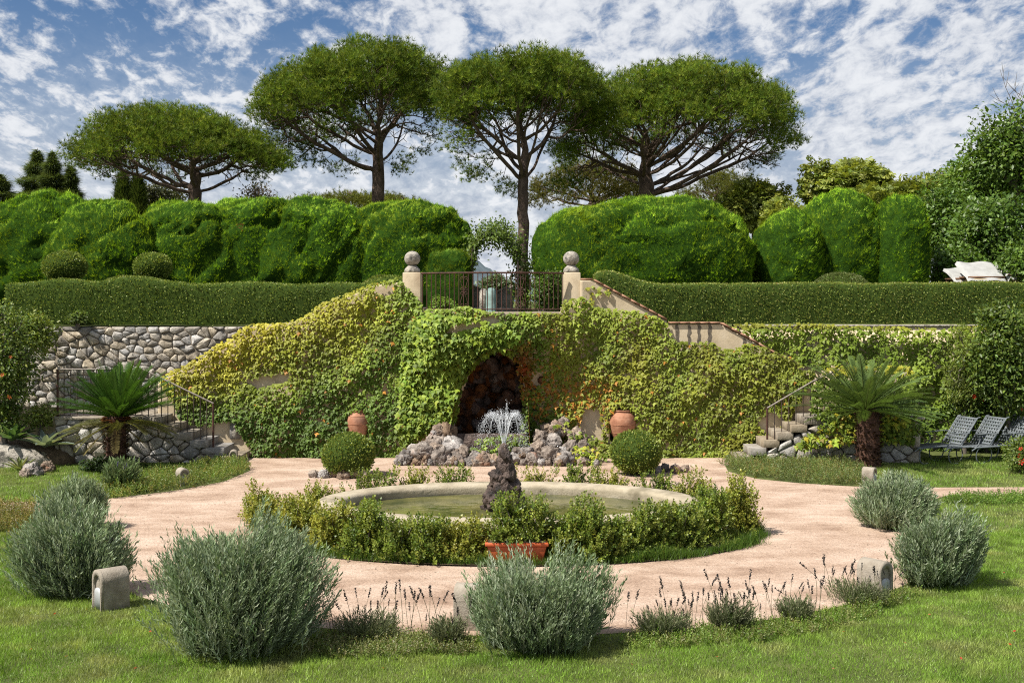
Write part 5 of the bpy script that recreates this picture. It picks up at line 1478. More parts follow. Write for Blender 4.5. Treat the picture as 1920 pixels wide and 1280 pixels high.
def cycad(label, px, hub, base_y, rings_, trunk_r, seed, stubs=False, dark=False):
    g = np.random.default_rng(seed)
    b = G(px, base_y); hz_ = at(hub[0], hub[1], b[1]); hz_ = np.array([hz_[0], b[1], hz_[2]])
    t = thing('cycad', (b[0], b[1], 0), label, 'cycad', 'cycads beside the two stairs')
    prof = []
    for i in range(16):
        u = i / 15; prof.append((trunk_r * (1.05 - .12 * u + .05 * math.sin(i * 2.3)), hz_[2] * u + .03 * u))
    prof.append((0, hz_[2] + .1))
    MB().lathe(prof, (b[0], b[1], 0), 18).build('trunk', M['cone'], t, True)
    n = 520; a = g.random(n) * 6.283; z = g.random(n) * hz_[2]
    P = np.stack([b[0] + trunk_r * .97 * np.cos(a), b[1] + trunk_r * .97 * np.sin(a), z], -1)
    D = np.stack([np.cos(a) * .9, np.sin(a) * .9, np.full(n, .5)], -1) + g.normal(size=(n, 3)) * .15
    C = palette(n, [(.07, .035, .022), (.12, .065, .04), (.035, .02, .014)], .2, g=g)
    leaf_obj('leaf_scars', [leaves(P, D, np.array([0, 0, 1.0]) + g.normal(size=(n, 3)) * .2, .085 * g.uniform(.7, 1.3, n), .06, C, T_DIA)], M['matte'], t, 'stuff')
    if stubs:
        n = 150; a = g.random(n) * 6.283; z = hz_[2] - .12 + g.random(n) * .14
        P = np.stack([b[0] + trunk_r * np.cos(a), b[1] + trunk_r * np.sin(a), z], -1)
        D = np.stack([np.cos(a), np.sin(a), np.full(n, .15)], -1)
        leaf_obj('cut_stubs', [leaves(P, D, np.array([0, 0, 1.0]) + g.normal(size=(n, 3)) * .2, .13, .05, palette(n, [(.30, .11, .035), (.38, .17, .06), (.2, .08, .03)], .2, g=g), T_DIA)], M['matte'], t, 'stuff')
    for (cnt, e0, e1, L, dr, colr, vee, zoff) in rings_:
        ms = [frond_mesh(L, dr * (1 + .25 * g.normal()), colr, int(g.integers(9999)), vee) for _ in range(3)]
        for k in range(cnt):
            o = link('frond', ms[k % 3]); o.parent = t
            az = 2 * math.pi * (k + .5 * g.random()) / cnt; el = e0 + (e1 - e0) * g.random()
            o.location = Vector((hz_[0] + .06 * math.cos(az), hz_[1] + .06 * math.sin(az), hz_[2] + zoff)) - t.location
            o.rotation_euler = (Matrix.Rotation(az, 3, 'Z') @ Matrix.Rotation(-el, 3, 'Y') @ Matrix.Rotation(g.normal() * .25, 3, 'X')).to_euler()
            s = g.uniform(.88, 1.1); o.scale = (s, s, s)
    return t
GF, GF2, DRY = (.055, .125, .018), (.085, .17, .024), (.17, .175, .06)
cycad('cycad with upright glossy green fronds and a skirt of drying ones', 218, (222, 783), 880,
      [(22, R(58), R(84), 1.08, .2, GF2, .6, .05), (38, R(38), R(62), 1.26, .26, GF, .6, .03), (36, R(18), R(42), 1.26, .3, GF, .55, .0), (22, R(0), R(16), 1.2, .5, DRY, .35, -.1), (8, R(-18), R(-2), 1.0, .5, (.15, .125, .05), .3, -.15)], .2, 5, stubs=True)
cycad('cycad with arching grey-green fronds on a thick brown trunk', 1628, (1622, 770), 876,
      [(22, R(52), R(82), 1.2, .45, (.14, .21, .06), .5, .04), (38, R(28), R(54), 1.42, .55, (.12, .185, .05), .5, .02), (38, R(6), R(30), 1.45, .4, (.10, .165, .045), .45, 0)], .235, 6)

# ================================================================== LAVENDER
T_LAV = [tmpl_sprig(12, .27, .068, .5, s, single=True) for s in range(3)]
LAV = [(.20, .265, .135), (.265, .325, .195), (.135, .195, .085), (.35, .40, .275)]
LAVG = [(.13, .185, .07), (.17, .22, .10), (.09, .135, .05)]
def lavender(label, px, py, wpx, hpx, seed, n=2600, L=.2, cols=LAV, name='lavender_bush', stalks=(), Yoff=0, dep=.8, group='big lavender bushes', lean=0):
    g = np.random.default_rng(seed)
    b = G(px, py); b[1] += Yoff; sc_ = F / b[1]
    rw, h_ = wpx / 2 / sc_ * .93, hpx / sc_ * (.84 if wpx > 140 else .95); rd = rw * dep; b[1] += rd * .75
    t = thing(name, b, label, 'lavender', group)
    V, Fc = blob((b[0], b[1], h_ * .30), (rw * .55, rd * .55, h_ * .32), .9, 1, .3, 2.2, 30, 18, seed, zmin=.0)
    obj('inner_growth', V, Fc, M['twig'], t)
    # shoots start inside the dome and fan out
    a = g.random(n) * 2 * np.pi; el = np.arcsin(g.random(n) * 1.02 - .02).clip(-.05, 1.57)
    k = np.stack([np.cos(el) * np.cos(a), np.cos(el) * np.sin(a), np.sin(el)], -1)
    k = np.sign(k) * np.abs(k) ** np.array([.95, .95, .6])
    nc = 20; cd = unit(np.stack([g.normal(size=nc), g.normal(size=nc), np.abs(g.normal(size=nc)) * .9 + .15], -1)); cf = g.uniform(.56, 1.14, nc)
    ci = np.argmax(unit(k) @ cd.T + g.normal(size=(n, nc)) * .035, 1)
    Rr = np.array([rw, rd, h_ * .98]); lump = cf[ci] * (1 + .16 * fnoise(k * np.array([rw, rd, h_]) * 3.2, 1, seed * 7, 3))
    q_ = (g.random(n) ** .4 * .6 + .46)[:, None]
    P = b + k * Rr * q_ * lump[:, None]; zr_ = np.clip((P[:, 2] - b[2]) / h_, 0, 1)[:, None]; P[:, :2] = b[:2] + (P[:, :2] - b[:2]) * (.88 + .28 * np.sin(np.pi * np.clip(zr_ * .9, 0, 1)))
    D = (k * .5 + cd[ci] * .6) * np.array([.7, .7, .35]) + np.array([lean, 0, .8]) + g.normal(size=(n, 3)) * .17
    LL = L * 1.35 * g.uniform(.6, 1.5, n); P = P - unit(D) * LL[:, None] * .85; P[:, 2] = np.maximum(P[:, 2], .02)
    C = palette(n, cols, .13, g=g) * (1 + .2 * fnoise(P, 2.2, seed, 2))[:, None]
    sets = []
    for s in range(3):
        m = np.arange(n) % 3 == s
        sets.append(leaves(P[m], D[m], rand_dirs(m.sum(), g), LL[m], LL[m], C[m], T_LAV[s]))
    leaf_obj('foliage', sets, M['matte'], t)
    stalk(t, b, stalks, g, h_)
    return t
def stalk_mesh(h_, bend, seed, dead=True, dark=(.045, .04, .04)):
    g = np.random.default_rng(seed)
    line = [np.array([bend * u * u * h_, 0, h_ * u]) for u in np.linspace(0, 1, 6)]
    m_ = MB().tube(line, [.0035, .0033, .003, .003, .0028, .0025], 4)
    Vs = np.concatenate(m_.V); Fs = np.concatenate(m_.F); n = 40; u = g.random(n) * .11
    d = unit(line[-1] - line[-2]); P = line[-1] + d * (u[:, None] * h_ / .35 - .02) ; D = rand_dirs(n, g) + d * .9
    V2, F2, C2 = leaves(P, D, rand_dirs(n, g), .024, .017, palette(n, [dark, np.array(dark) * 1.6], .2, g=g), T_DIA)
    V = np.concatenate([Vs, V2]); Fc = np.concatenate([Fs, F2 + len(Vs)])
    C = np.concatenate([np.repeat(np.array([[.13, .13, .07]]), len(Vs), 0), C2])
    return raw_mesh('flower_stalk', V, Fc, M['matte'], np.clip(C, .004, .9))
STK = [stalk_mesh(.34 + .04 * k, .05 + .06 * k, k) for k in range(5)]
STKP = [stalk_mesh(.36, .06 * k, 20 + k, dark=(.10, .085, .17)) for k in range(2)]
def stalk(t, b, lst, g, h_, me=None):
    for (dx_, s) in lst:
        o = link('flower_stalk', (me or STK)[g.integers(len(me or STK))]); o.parent = t
        p = np.array([b[0] + dx_, b[1] + g.normal() * .08, max(.02, h_ * .25)])
        o.location = Vector(p) - t.location; o.rotation_euler = (g.normal() * .12, g.normal() * .16, g.random() * 6.28); o.scale = (s, s, s)
lavender('largest grey-green lavender bush beside the lawn, left of the centre gap', 412, 1243, 352, 285, 201, 4800, .21, stalks=[(-.25, 1.25), (.1, 1.0)])
lavender('grey lavender bush in front of the orange trough', 1014, 1234, 286, 200, 202, 3900, .20)
lavender('lavender bush at the picture edge behind the tilted bollard light', 116, 1128, 205, 205, 203, 3400, .22, stalks=[(.35, 1.0), (.45, .9)])
lavender('pale lavender bush behind the one at the picture edge', 128, 1000, 130, 100, 204, 2200, .22, cols=LAV[:2] + [(.2, .24, .13)])
lavender('large lavender bush on the lawn side of the ring path', 1778, 1108, 172, 186, 205, 3400, .21)
lavender('long lavender bush nearer the brown cycad at the path edge', 1690, 998, 145, 122, 206, 2800, .21)
lavender('young green lavender with violet spikes in front of the dark shrub', 222, 925, 70, 60, 207, 500, .3, cols=LAVG, name='young_lavender')
def g_stalks(g, n, w_): return [(g.uniform(-w_, w_), g.uniform(.5, .9)) for _ in range(n)]
gg = np.random.default_rng(77)
t_ = bpy.data.objects['young_lavender']; stalk(t_, np.array(t_.location), g_stalks(gg, 10, .22), gg, .8, STKP)
for k, (px, py, wpx, hpx, ns, lab) in enumerate([(690, 1205, 130, 38, 15, 'low lavender clump with dark spikes in the gap beside the largest bush'), (838, 1215, 75, 48, 7, 'yellowish lavender tuft against the central bush'), (1245, 1200, 110, 52, 12, 'low grey lavender tuft nearest the central bush on the lawn side'), (1372, 1188, 95, 62, 15, 'low grey lavender tuft with the tallest dark spikes'),
                                              (1500, 1172, 90, 48, 10, 'low lavender tuft midway between central bush and bollard light'), (1622, 1140, 110, 42, 12, 'low lavender tuft at the foot of the lawn-side bollard light'), (1735, 1105, 90, 50, 7, 'straggly yellow lavender under the large lawn-side bush')]):
    lavender(lab, px, py, wpx, hpx, 220 + k, 330, .13, cols=[(.15, .175, .08), (.19, .20, .12), (.12, .14, .06)], name='lavender_tuft', stalks=g_stalks(gg, int(ns * 1.7), wpx / 2 / F * 12.5 * 1.25), group='low lavender tufts along the path')

# ================================================================== BOX SHRUBS AROUND THE BASIN
T_BOX = [tmpl_sprig(9, .27, .18, .95, 30 + s, .01) for s in range(3)]
T_COV = [tmpl_sprig(9, .30, .2, .95, 40 + s, .01, single=True) for s in range(3)]
SHG = [(.13, .19, .026), (.20, .255, .04), (.08, .13, .02), (.27, .31, .06)]
SHY = [(.24, .265, .04), (.33, .33, .06), (.16, .21, .03), (.28, .285, .05)]
def shrub(label, x, y, rw, h_, seed, n=650, cols=SHG, name='box_shrub', L=.17, rd=None, z=0.02, group='box shrubs around the basin', cat='shrub', shoots=True):
    g = np.random.default_rng(seed)
    rd = rd or rw
    t = thing(name, (x, y, z), label, cat, group)
    m_ = MB()
    for k in range(7):
        a = g.random() * 6.28; e = np.array([math.cos(a) * rw * .6, math.sin(a) * rd * .6, h_ * .75])
        m_.tube([(x, y, z - .02), (x + e[0] * .4, y + e[1] * .4, z + h_ * .35), (x + e[0], y + e[1], z + e[2])], [.012, .009, .005], 5)
    m_.build('stem', M['graybark'], t)
    nc = 14
    ca = g.random(nc) * 2 * np.pi; cu = np.sqrt(g.random(nc)); ch_ = h_ * g.uniform(.5, 1.12, nc)
    i = g.integers(nc, size=n); v = g.random(n) ** .8
    a = g.random(n) * 2 * np.pi; cr = min(rw, .3) * .42 * np.sqrt(g.random(n)) * (1.15 - .75 * v)
    P = np.stack([x + rw * .78 * cu[i] * np.cos(ca[i]) * (.75 + .3 * v) + cr * np.cos(a), y + rd * .78 * cu[i] * np.sin(ca[i]) * (.75 + .3 * v) + cr * np.sin(a), z + v * ch_[i] * .93], -1)
    D = np.stack([np.cos(a) * .55, np.sin(a) * .55, .5 + .9 * v], -1) + g.normal(size=(n, 3)) * .3
    C = palette(n, cols, .14, g=g) * (1 + .18 * fnoise(P, 4, seed, 2))[:, None]
    LL = L * g.uniform(.7, 1.25, n); P[:, 2] = np.maximum(P[:, 2] - LL * .4, z)
    sets = []
    for s in range(3):
        m = np.arange(n) % 3 == s
        sets.append(leaves(P[m], D[m], rand_dirs(m.sum(), g), LL[m], LL[m], C[m], T_BOX[s]))
    leaf_obj('foliage', sets, M['leaf_gloss'], t)
    return t
def bedpt(px, py, dz=0): p = G(px, py); return p[0], p[1]
front = [  # px, base row, half width px, height px, yellow
    (505, 1000, 42, 92, 1, 'yellowest box shrub at the outer end of the basin hedge'), (560, 1022, 46, 92, 1, 'yellow box shrub second from the lavender end of the hedge'),
    (622, 1040, 48, 102, 1, 'golden box shrub third from the lavender end of the hedge'), (685, 1050, 46, 122, 0, 'box shrub with tall shoots crossing the rim, fourth in the hedge'),
    (748, 1055, 46, 98, 0, 'green box shrub midway along the front hedge'), (808, 1058, 46, 96, 0, 'green box shrub second from the trough'),
    (868, 1058, 42, 92, 1, 'gold-tipped box shrub next to the trough'), (1062, 1056, 42, 100, 0, 'dark box shrub just past the trough'),
    (1112, 1056, 44, 138, 0, 'tall box shrub second past the trough'), (1165, 1050, 42, 80, 0, 'lower box shrub third past the trough where the rim shows'),
    (1222, 1044, 46, 105, 0, 'box shrub with a rusty twig fourth past the trough'), (1280, 1036, 46, 104, 0, 'box shrub fifth past the trough'),
    (1338, 1020, 44, 104, 0, 'large box shrub second from the path end'), (1388, 1006, 36, 114, 1, 'upright lime box shrub at the path end of the hedge')]
for k, (px, py, hw, hh, ye, lab) in enumerate(front):
    p = G(px, py); s = F / p[1]
    shrub(lab, p[0], p[1] + hw / s * .45, hw / s * 1.0, hh / s * (.84 if 600 < px < 1300 else .92), 300 + k, 780, SHY if ye == 1 else SHG, rd=hw / s * .7)
back = [(612, 19.0, .52, 'low yellow sprigs at the basin end below the left clipped ball'), (700, 19.55, .62, 'sparse yellow sprigs behind the rim beside the left clipped ball'), (775, 19.75, .60, 'sparse sprigs behind the rim before the left rock pile'), (845, 19.8, .66, 'sparse sprigs behind the rim beside the tufa column'),
        (1010, 19.8, .62, 'sparse sprigs behind the rim just past the tufa column'), (1085, 19.78, .70, 'taller sprigs behind the rim in front of the reddish rocks'), (1150, 19.65, .60, 'sparse sprigs behind the rim before the right clipped ball'), (1225, 19.5, .62, 'sparse sprigs behind the rim under the right clipped ball'), (1290, 19.15, .66, 'green sprigs on the basin end past the right clipped ball')]
for k, (px, Y_, hh, lab) in enumerate(back):
    shrub(lab, px2x(px, Y_), Y_, .42, hh, 340 + k, 300, SHY if k % 2 == 0 else SHG, rd=.13, group='sparse sprigs behind the basin')
p = G(480, 975); shrub('small yellow shrub at the outermost tip of the bed', p[0], p[1] + .1, .2, .38, 359, 230, SHY, rd=.2, group='sparse sprigs behind the basin')
shrub('bushy box plants growing in the orange trough', TX + .02, 15.5, .40, .62, 360, 620, SHG, 'trough_plant', rd=.14, z=.28, group=None)
# strip of long grass at the bed's outer edge
def blades(name, P, hgt, wid, cols, g, lean=.5, kind='stuff', label=None, cat=None, mat='leaf', parent=None):
    n = len(P); a = g.random(n) * 2 * np.pi
    D = np.stack([np.cos(a) * lean * g.random(n), np.sin(a) * lean * g.random(n), np.ones(n)], -1)
    o = leaf_obj(name, [leaves(P, D, rand_dirs(n, g), hgt * g.uniform(.5, 1.25, n), wid, cols, T_BLADE)], M[mat], parent, kind)
    tag(o, label, cat); return o
g = np.random.default_rng(55)
n = 15000; a = g.uniform(R(195), R(372), n); rr = 1 + np.abs(g.normal(size=n)) * .02 * (1 + .9 * fnoise(np.stack([a * 9, a * 0, a * 0], -1), 1.0, 2)) - .03
P = np.stack([BC[0] + 3.72 * rr * np.cos(a), 17.5 + 2.28 * rr * np.sin(a), np.full(n, .02)], -1)
k_ = smooth01(R(255), R(300), a); keepm = g.random(n) < .35 + .65 * k_
P = P[keepm]; n = len(P)
blades('bed_grass', P, .12 * (1 + .7 * fnoise(P, 3.0, 6, 2)), .008, palette(n, [(.06, .13, .015), (.10, .18, .02), (.05, .09, .012)], .15, g=g), g, .9, label='long bright grass fringing the basin bed on the path side', cat='grass')
# soft ground cover between shrubs
n = 2600; a = g.random(n) * 6.283; rr = np.sqrt(g.uniform(.68, 1.0, n))
P = np.stack([BC[0] + 3.7 * rr * np.cos(a), 17.5 + 2.26 * rr * np.sin(a), g.random(n) * .1 + .02], -1)
leaf_obj('bed_weeds', [leaves(P, rand_dirs(n, g) + np.array([0, 0, 1.2]), rand_dirs(n, g), .1, .09, palette(n, SHG, .15, g=g), T_COV[0])], M['leaf'], None, 'stuff')
tag(bpy.data.objects['bed_weeds'], 'low green weeds filling the soil under the basin shrubs', 'weeds')

# ---- stones under the clipped balls
for (px, py, lab) in ((612, 896, 'small grey stones at the foot of the left clipped ball'), (1215, 886, 'small grey stones at the foot of the right clipped ball')):
    p = G(px, py); t = thing('edging_stones', p, lab, 'stones', 'stones under the clipped balls'); gq = np.random.default_rng(px)
    for k in range(6): place_rock(rmeshes[k % 8], t, p + np.array([k * .2 - .25, gq.normal() * .1, .06]), gq.uniform(.07, .12), gq)

# ================================================================== LOW BORDERS
def border(name, label, poly_px, hgt, n, cols, seed, L=.13, cat='ground cover', tm=None):
    g = np.random.default_rng(seed)
    poly = [G(a, b)[:2] for a, b in poly_px]; A = np.array(poly)
    x = g.uniform(A[:, 0].min(), A[:, 0].max(), n * 4); y = g.uniform(A[:, 1].min(), A[:, 1].max(), n * 4)
    q_ = np.stack([x, y, 0 * x], -1)
    ok = inpoly(x + .12 * fnoise(q_, 2.5, 1), y + .12 * fnoise(q_, 2.5, 9), poly); q_ = q_[ok][:n]; m = len(q_)
    q_[:, 2] = hgt * g.random(m) ** .6 * (.55 + .6 * (.5 + .5 * fnoise(q_, 3, seed, 3)))
    C = 1.6 * palette(m, cols, .16, g=g) * (1 + .35 * fnoise(q_, 1.6, seed + 3, 2))[:, None]
    D = np.array([0, 0, .8]) + g.normal(size=(m, 3)) * .5; LL = L * g.uniform(.6, 1.3, m)
    q_[:, 2] = np.maximum(q_[:, 2] - LL * .5, .0)
    o = leaf_obj(name, [leaves(q_, D, rand_dirs(m, g), LL, LL, C, tm or T_COV[seed % 3])], M['leaf'], None, 'stuff'); tag(o, label, cat)
border('border_plants', 'low green border strip between the ring path and the green cycad', [(185, 938), (178, 918), (230, 905), (330, 890), (400, 872), (440, 866), (470, 880), (455, 892), (400, 908), (330, 922), (250, 932)], .24, 3400, [(.09, .14, .025), (.13, .165, .035), (.16, .15, .04), (.06, .10, .02)], 1)
border('border_plants', 'low thyme-like border along the path before the brown-trunked cycad', [(1355, 872), (1375, 858), (1450, 856), (1560, 866), (1620, 880), (1625, 912), (1560, 910), (1480, 904), (1410, 894), (1365, 884)], .22, 3800, [(.09, .13, .035), (.12, .15, .045), (.15, .13, .045), (.07, .10, .03)], 2)
border('border_plants', 'weedy strip of green along the side path past the lavender', [(1770, 945), (1800, 934), (2100, 930), (2100, 941), (1830, 947)], .16, 1200, [(.07, .13, .02), (.11, .16, .03)], 3)
border('border_plants', 'yellowish border plants at the picture edge behind the lavender', [(-40, 985), (-20, 958), (60, 962), (75, 985), (40, 1000), (-30, 1000)], .3, 900, [(.14, .13, .035), (.10, .11, .03), (.17, .13, .05)], 4)
border('verge_weeds', 'rough mixed weeds along the near edge of the path', [(560, 1225), (600, 1192), (700, 1190), (840, 1198), (880, 1200), (890, 1225), (760, 1235), (620, 1236)], .10, 1500, [(.12, .13, .045), (.15, .14, .07), (.08, .12, .025)], 5, .10)
border('verge_weeds', 'weedy turf edge between the central lavender and the bollard light', [(1150, 1212), (1200, 1186), (1330, 1180), (1470, 1168), (1600, 1140), (1700, 1112), (1730, 1118), (1640, 1158), (1500, 1195), (1350, 1212), (1220, 1222)], .10, 2000, [(.08, .14, .02), (.12, .17, .03), (.15, .15, .06)], 6, .10)

# ================================================================== GRASS
def lawn_zone(name, label, poly_px, dens, hgt, wid, seed, far=False):
    g = np.random.default_rng(seed)
    poly = [tuple(G(a, b)[:2]) for a, b in poly_px]; A = np.array(poly)
    area = (A[:, 0].max() - A[:, 0].min()) * (A[:, 1].max() - A[:, 1].min())
    n = int(area * dens)
    x = g.uniform(A[:, 0].min(), A[:, 0].max(), n); y = g.uniform(A[:, 1].min(), A[:, 1].max(), n)
    jit = .06 * fnoise(np.stack([x, y, 0 * x], -1), 3, 2)
    ok = inpoly(x, y, poly) & ~inpoly(x + jit, y + jit, PATH)
    P = np.stack([x, y, np.zeros(n)], -1)[ok]; n = len(P)
    t1 = np.clip(.5 + 1.1 * fnoise(P, .9, 4, 3), 0, 1)[:, None]; t2 = np.clip(fnoise(P, 2.3, 14, 3) * 1.6, 0, 1)[:, None]
    C = np.array([.125, .19, .028]) * (1 - t1) + np.array([.19, .235, .05]) * t1
    C = C * (1 - t2) + np.array([.26, .24, .10]) * t2
    C = C * (1 + .2 * g.normal(size=(n, 1)))
    hh = hgt * (1.1 + .7 * fnoise(P, 3.1, 8, 2)) * (1 + .8 * np.clip(fnoise(P, 6.5, 28, 2) - .25, 0, 1))
    C = np.array([1.25, 1.48, 1.15]) * C * (1 + .45 * fnoise(P, 5.0, 51, 2))[:, None]
    blades(name, P, hh, wid, C, g, 1.1, label=label, cat='grass')
lawn_zone('lawn_grass', 'short sunlit lawn grass in front of the lavender and path', [(-60, 1300), (-60, 1000), (170, 1000), (230, 1060), (300, 1150), (560, 1180), (900, 1180), (1200, 1170), (1500, 1130), (1680, 1080), (1760, 1000), (1990, 990), (1990, 1300)], 4200, .042, .006, 1)
lawn_zone('lawn_grass', 'lawn grass beyond the ring path on the lounger side', [(1640, 1010), (1700, 925), (1600, 905), (1440, 866), (1720, 858), (2150, 858), (2150, 1010)], 1100, .05, .009, 2)
lawn_zone('lawn_grass', 'lawn grass around the green cycad', [(-150, 1010), (-150, 868), (120, 872), (400, 864), (420, 885), (200, 940), (200, 1010)], 1100, .05, .009, 3)
lawn_zone('lawn_grass', 'lawn grass running out of the picture past the large lawn-side lavender', [(1990, 1300), (1990, 1010), (2150, 1010), (2150, 870), (2450, 870), (2450, 1300)], 800, .05, .012, 4)
lawn_zone('lawn_grass', 'lawn grass running out of the picture past the edge lavender', [(-60, 1300), (-60, 1000), (-150, 1000), (-150, 875), (-500, 875), (-500, 1300)], 800, .05, .012, 5)
# fallen petals and leaves
g = np.random.default_rng(66); P = []
for px, py in [(160, 1148), (285, 1190), (122, 1240), (250, 1262), (205, 1195), (1480, 1170), (1185, 1255), (1700, 1215), (1890, 1215), (1905, 1190), (1880, 1080), (1420, 1186), (1585, 1192), (1560, 1262), (60, 1225), (720, 1262), (100, 1160), (1800, 1240), (1345, 1240), (1740, 1160)]:
    p = G(px, py); p[2] = .05; P.append(p)
P = np.array(P); n = len(P)
o = leaf_obj('fallen_petals', [leaves(P, rand_dirs(n, g) * np.array([1, 1, .2]), np.array([0, 0, 1.0]) + g.normal(size=(n, 3)) * .3, .038, .028, palette(n, [(.5, .09, .03), (.45, .20, .10), (.4, .06, .03)], .1, g=g), T_DIA)], M['petal'], None, 'stuff')
tag(o, 'scattered red and orange fallen petals on the lawn', 'petals')

n = 1500; x = g.uniform(-6.5, 6.5, n); y = g.uniform(12, 25.8, n); ok = inpoly(x, y, PATH) & ~inpoly(x, y, bed) & (fnoise(np.stack([x, y, 0 * x], -1), .8, 3, 2) > -.15)
P = np.stack([x, y, np.full(n, .012)], -1)[ok]; n = len(P)
o = leaf_obj('path_litter', [leaves(P, rand_dirs(n, g) * np.array([1, 1, .12]), np.array([0, 0, 1.0]) + g.normal(size=(n, 3)) * .25, g.uniform(.012, .04, n), .02, palette(n, [(.16, .10, .06), (.25, .19, .11), (.10, .09, .05), (.34, .27, .2)], .2, g=g), T_DIA)], M['matte'], None, 'stuff')
tag(o, 'tiny dry leaves and grit scattered over the pink path', 'leaf litter')

# ================================================================== SHRUBS ON BOTH SIDES
FLW_V = []; FLW_F = []
for k in range(5):
    a = k * 2 * math.pi / 5; o_ = len(FLW_V)
    for (r_, da, z_) in ((.01, 0, 0), (.05, -.45, .02), (.075, 0, .035), (.05, .45, .02)): FLW_V.append((r_ * math.cos(a + da), r_ * math.sin(a + da), z_))
    FLW_F += [(o_, o_ + 1, o_ + 2), (o_, o_ + 2, o_ + 3)]
o_ = len(FLW_V); FLW_V += [(.006, 0, 0), (-.006, 0, 0), (0, 0, .09)]; FLW_F.append((o_, o_ + 1, o_ + 2))
flower_red = raw_mesh('flower', np.array(FLW_V), np.array(FLW_F), M['petal'], np.repeat(np.array([[.62, .035, .02]]), len(FLW_V), 0))
flower_org = raw_mesh('flower', np.array(FLW_V), np.array(FLW_F), M['petal'], np.repeat(np.array([[.62, .16, .05]]), len(FLW_V), 0))
def bush(label, px, ytop, ybot, hwpx, Y, seed, ntar, per, L, cols, flowers=(), name='flowering_shrub', cl=.4, dep=None, group='leafy shrubs at the garden sides', wd=.5, me=None, zb=0.0):
    t = broadleaf(label, px, ytop, ybot, hwpx, Y, seed, ntar, per, L, cols, 'dia', name, dep, cl, .05, 0, wd, group, zb=zb, catg='shrub')
    g = np.random.default_rng(seed + 1)
    for (fx_, fy_) in flowers:
        p = at(fx_, fy_, Y); tg = LAST['tg']; q_ = tg[np.argmin(np.hypot(tg[:, 0] - p[0], tg[:, 2] - p[2]) + .35 * (tg[:, 1] - Y))]; p = q_ + np.array([g.normal() * .05, -LAST['clr'] * .95, g.normal() * .05])
        o = link('flower', me or flower_red); o.parent = t; o.location = Vector(p) - t.location
        o.rotation_euler = (R(70) + g.normal() * .4, g.normal() * .4, g.normal() * .5); s = g.uniform(.5, .85); o.scale = (s, s, s)
    return t
HIB = [(.065, .115, .018), (.10, .16, .026), (.15, .21, .036), (.045, .085, .016)]
HIL = [(.16, .21, .036), (.22, .26, .05), (.11, .165, .026)]
bush('dark hibiscus with red flowers behind the loungers', 1850, 660, 862, 95, 26.9, 401, 120, 110, .085, HIB, [(1845, 692), (1874, 714), (1818, 753), (1800, 742), (1900, 760), (1890, 735)], dep=.7)
bush('tall leafy shrub at the picture edge above the loungers', 1890, 545, 800, 80, 26.0, 402, 120, 110, .10, HIL[:1] + HIB, [(1905, 613), (1918, 690)], dep=.9, me=flower_org)
bush('yellow-green feathery shrub beside the end of the creeper wall', 1808, 590, 800, 40, 26.6, 403, 60, 110, .075, HIL, dep=.5, wd=.3)
bush('red-flowered rose shrub in front of the loungers', 1915, 812, 888, 46, 23.6, 404, 45, 120, .06, HIL + HIB[:2], [(1880, 836), (1888, 827), (1905, 822), (1890, 850), (1912, 855), (1900, 868)], dep=.6, cl=.3)
bush('orange-flowered shrub at the picture edge before the rubble wall', 5, 540, 800, 72, 24.9, 405, 100, 100, .085, HIB + HIL, [(10, 676), (36, 672), (30, 695), (38, 730), (33, 570), (8, 640), (62, 690)], dep=.8, me=flower_org)
bush('trailing leafy plant hanging from the hedge over the rubble wall', 60, 575, 680, 60, 26.6, 406, 34, 90, .09, HIL, dep=.35, cl=.3, zb=2.5)
bush('leafy sprout poking out of the hedge above the rubble wall', 145, 580, 612, 26, 27.2, 407, 10, 60, .09, [(.14, .19, .05), (.10, .15, .03)], dep=.2, cl=.2, zb=2.86)
bush('dark low shrub wrapped around the green cycad trunk', 205, 848, 902, 68, 24.0, 408, 45, 130, .075, [(.02, .045, .012), (.035, .065, .016), (.05, .085, .02)], dep=.6, cl=.25)
bush('light green weeds between the agaves and the rubble wall', 75, 745, 812, 45, 25.0, 409, 24, 90, .06, HIL, dep=.4, cl=.25)
bush('mixed green plants at the picture edge beside the agaves', 10, 740, 830, 40, 24.9, 410, 24, 90, .08, HIL + HIB, dep=.5, cl=.3)

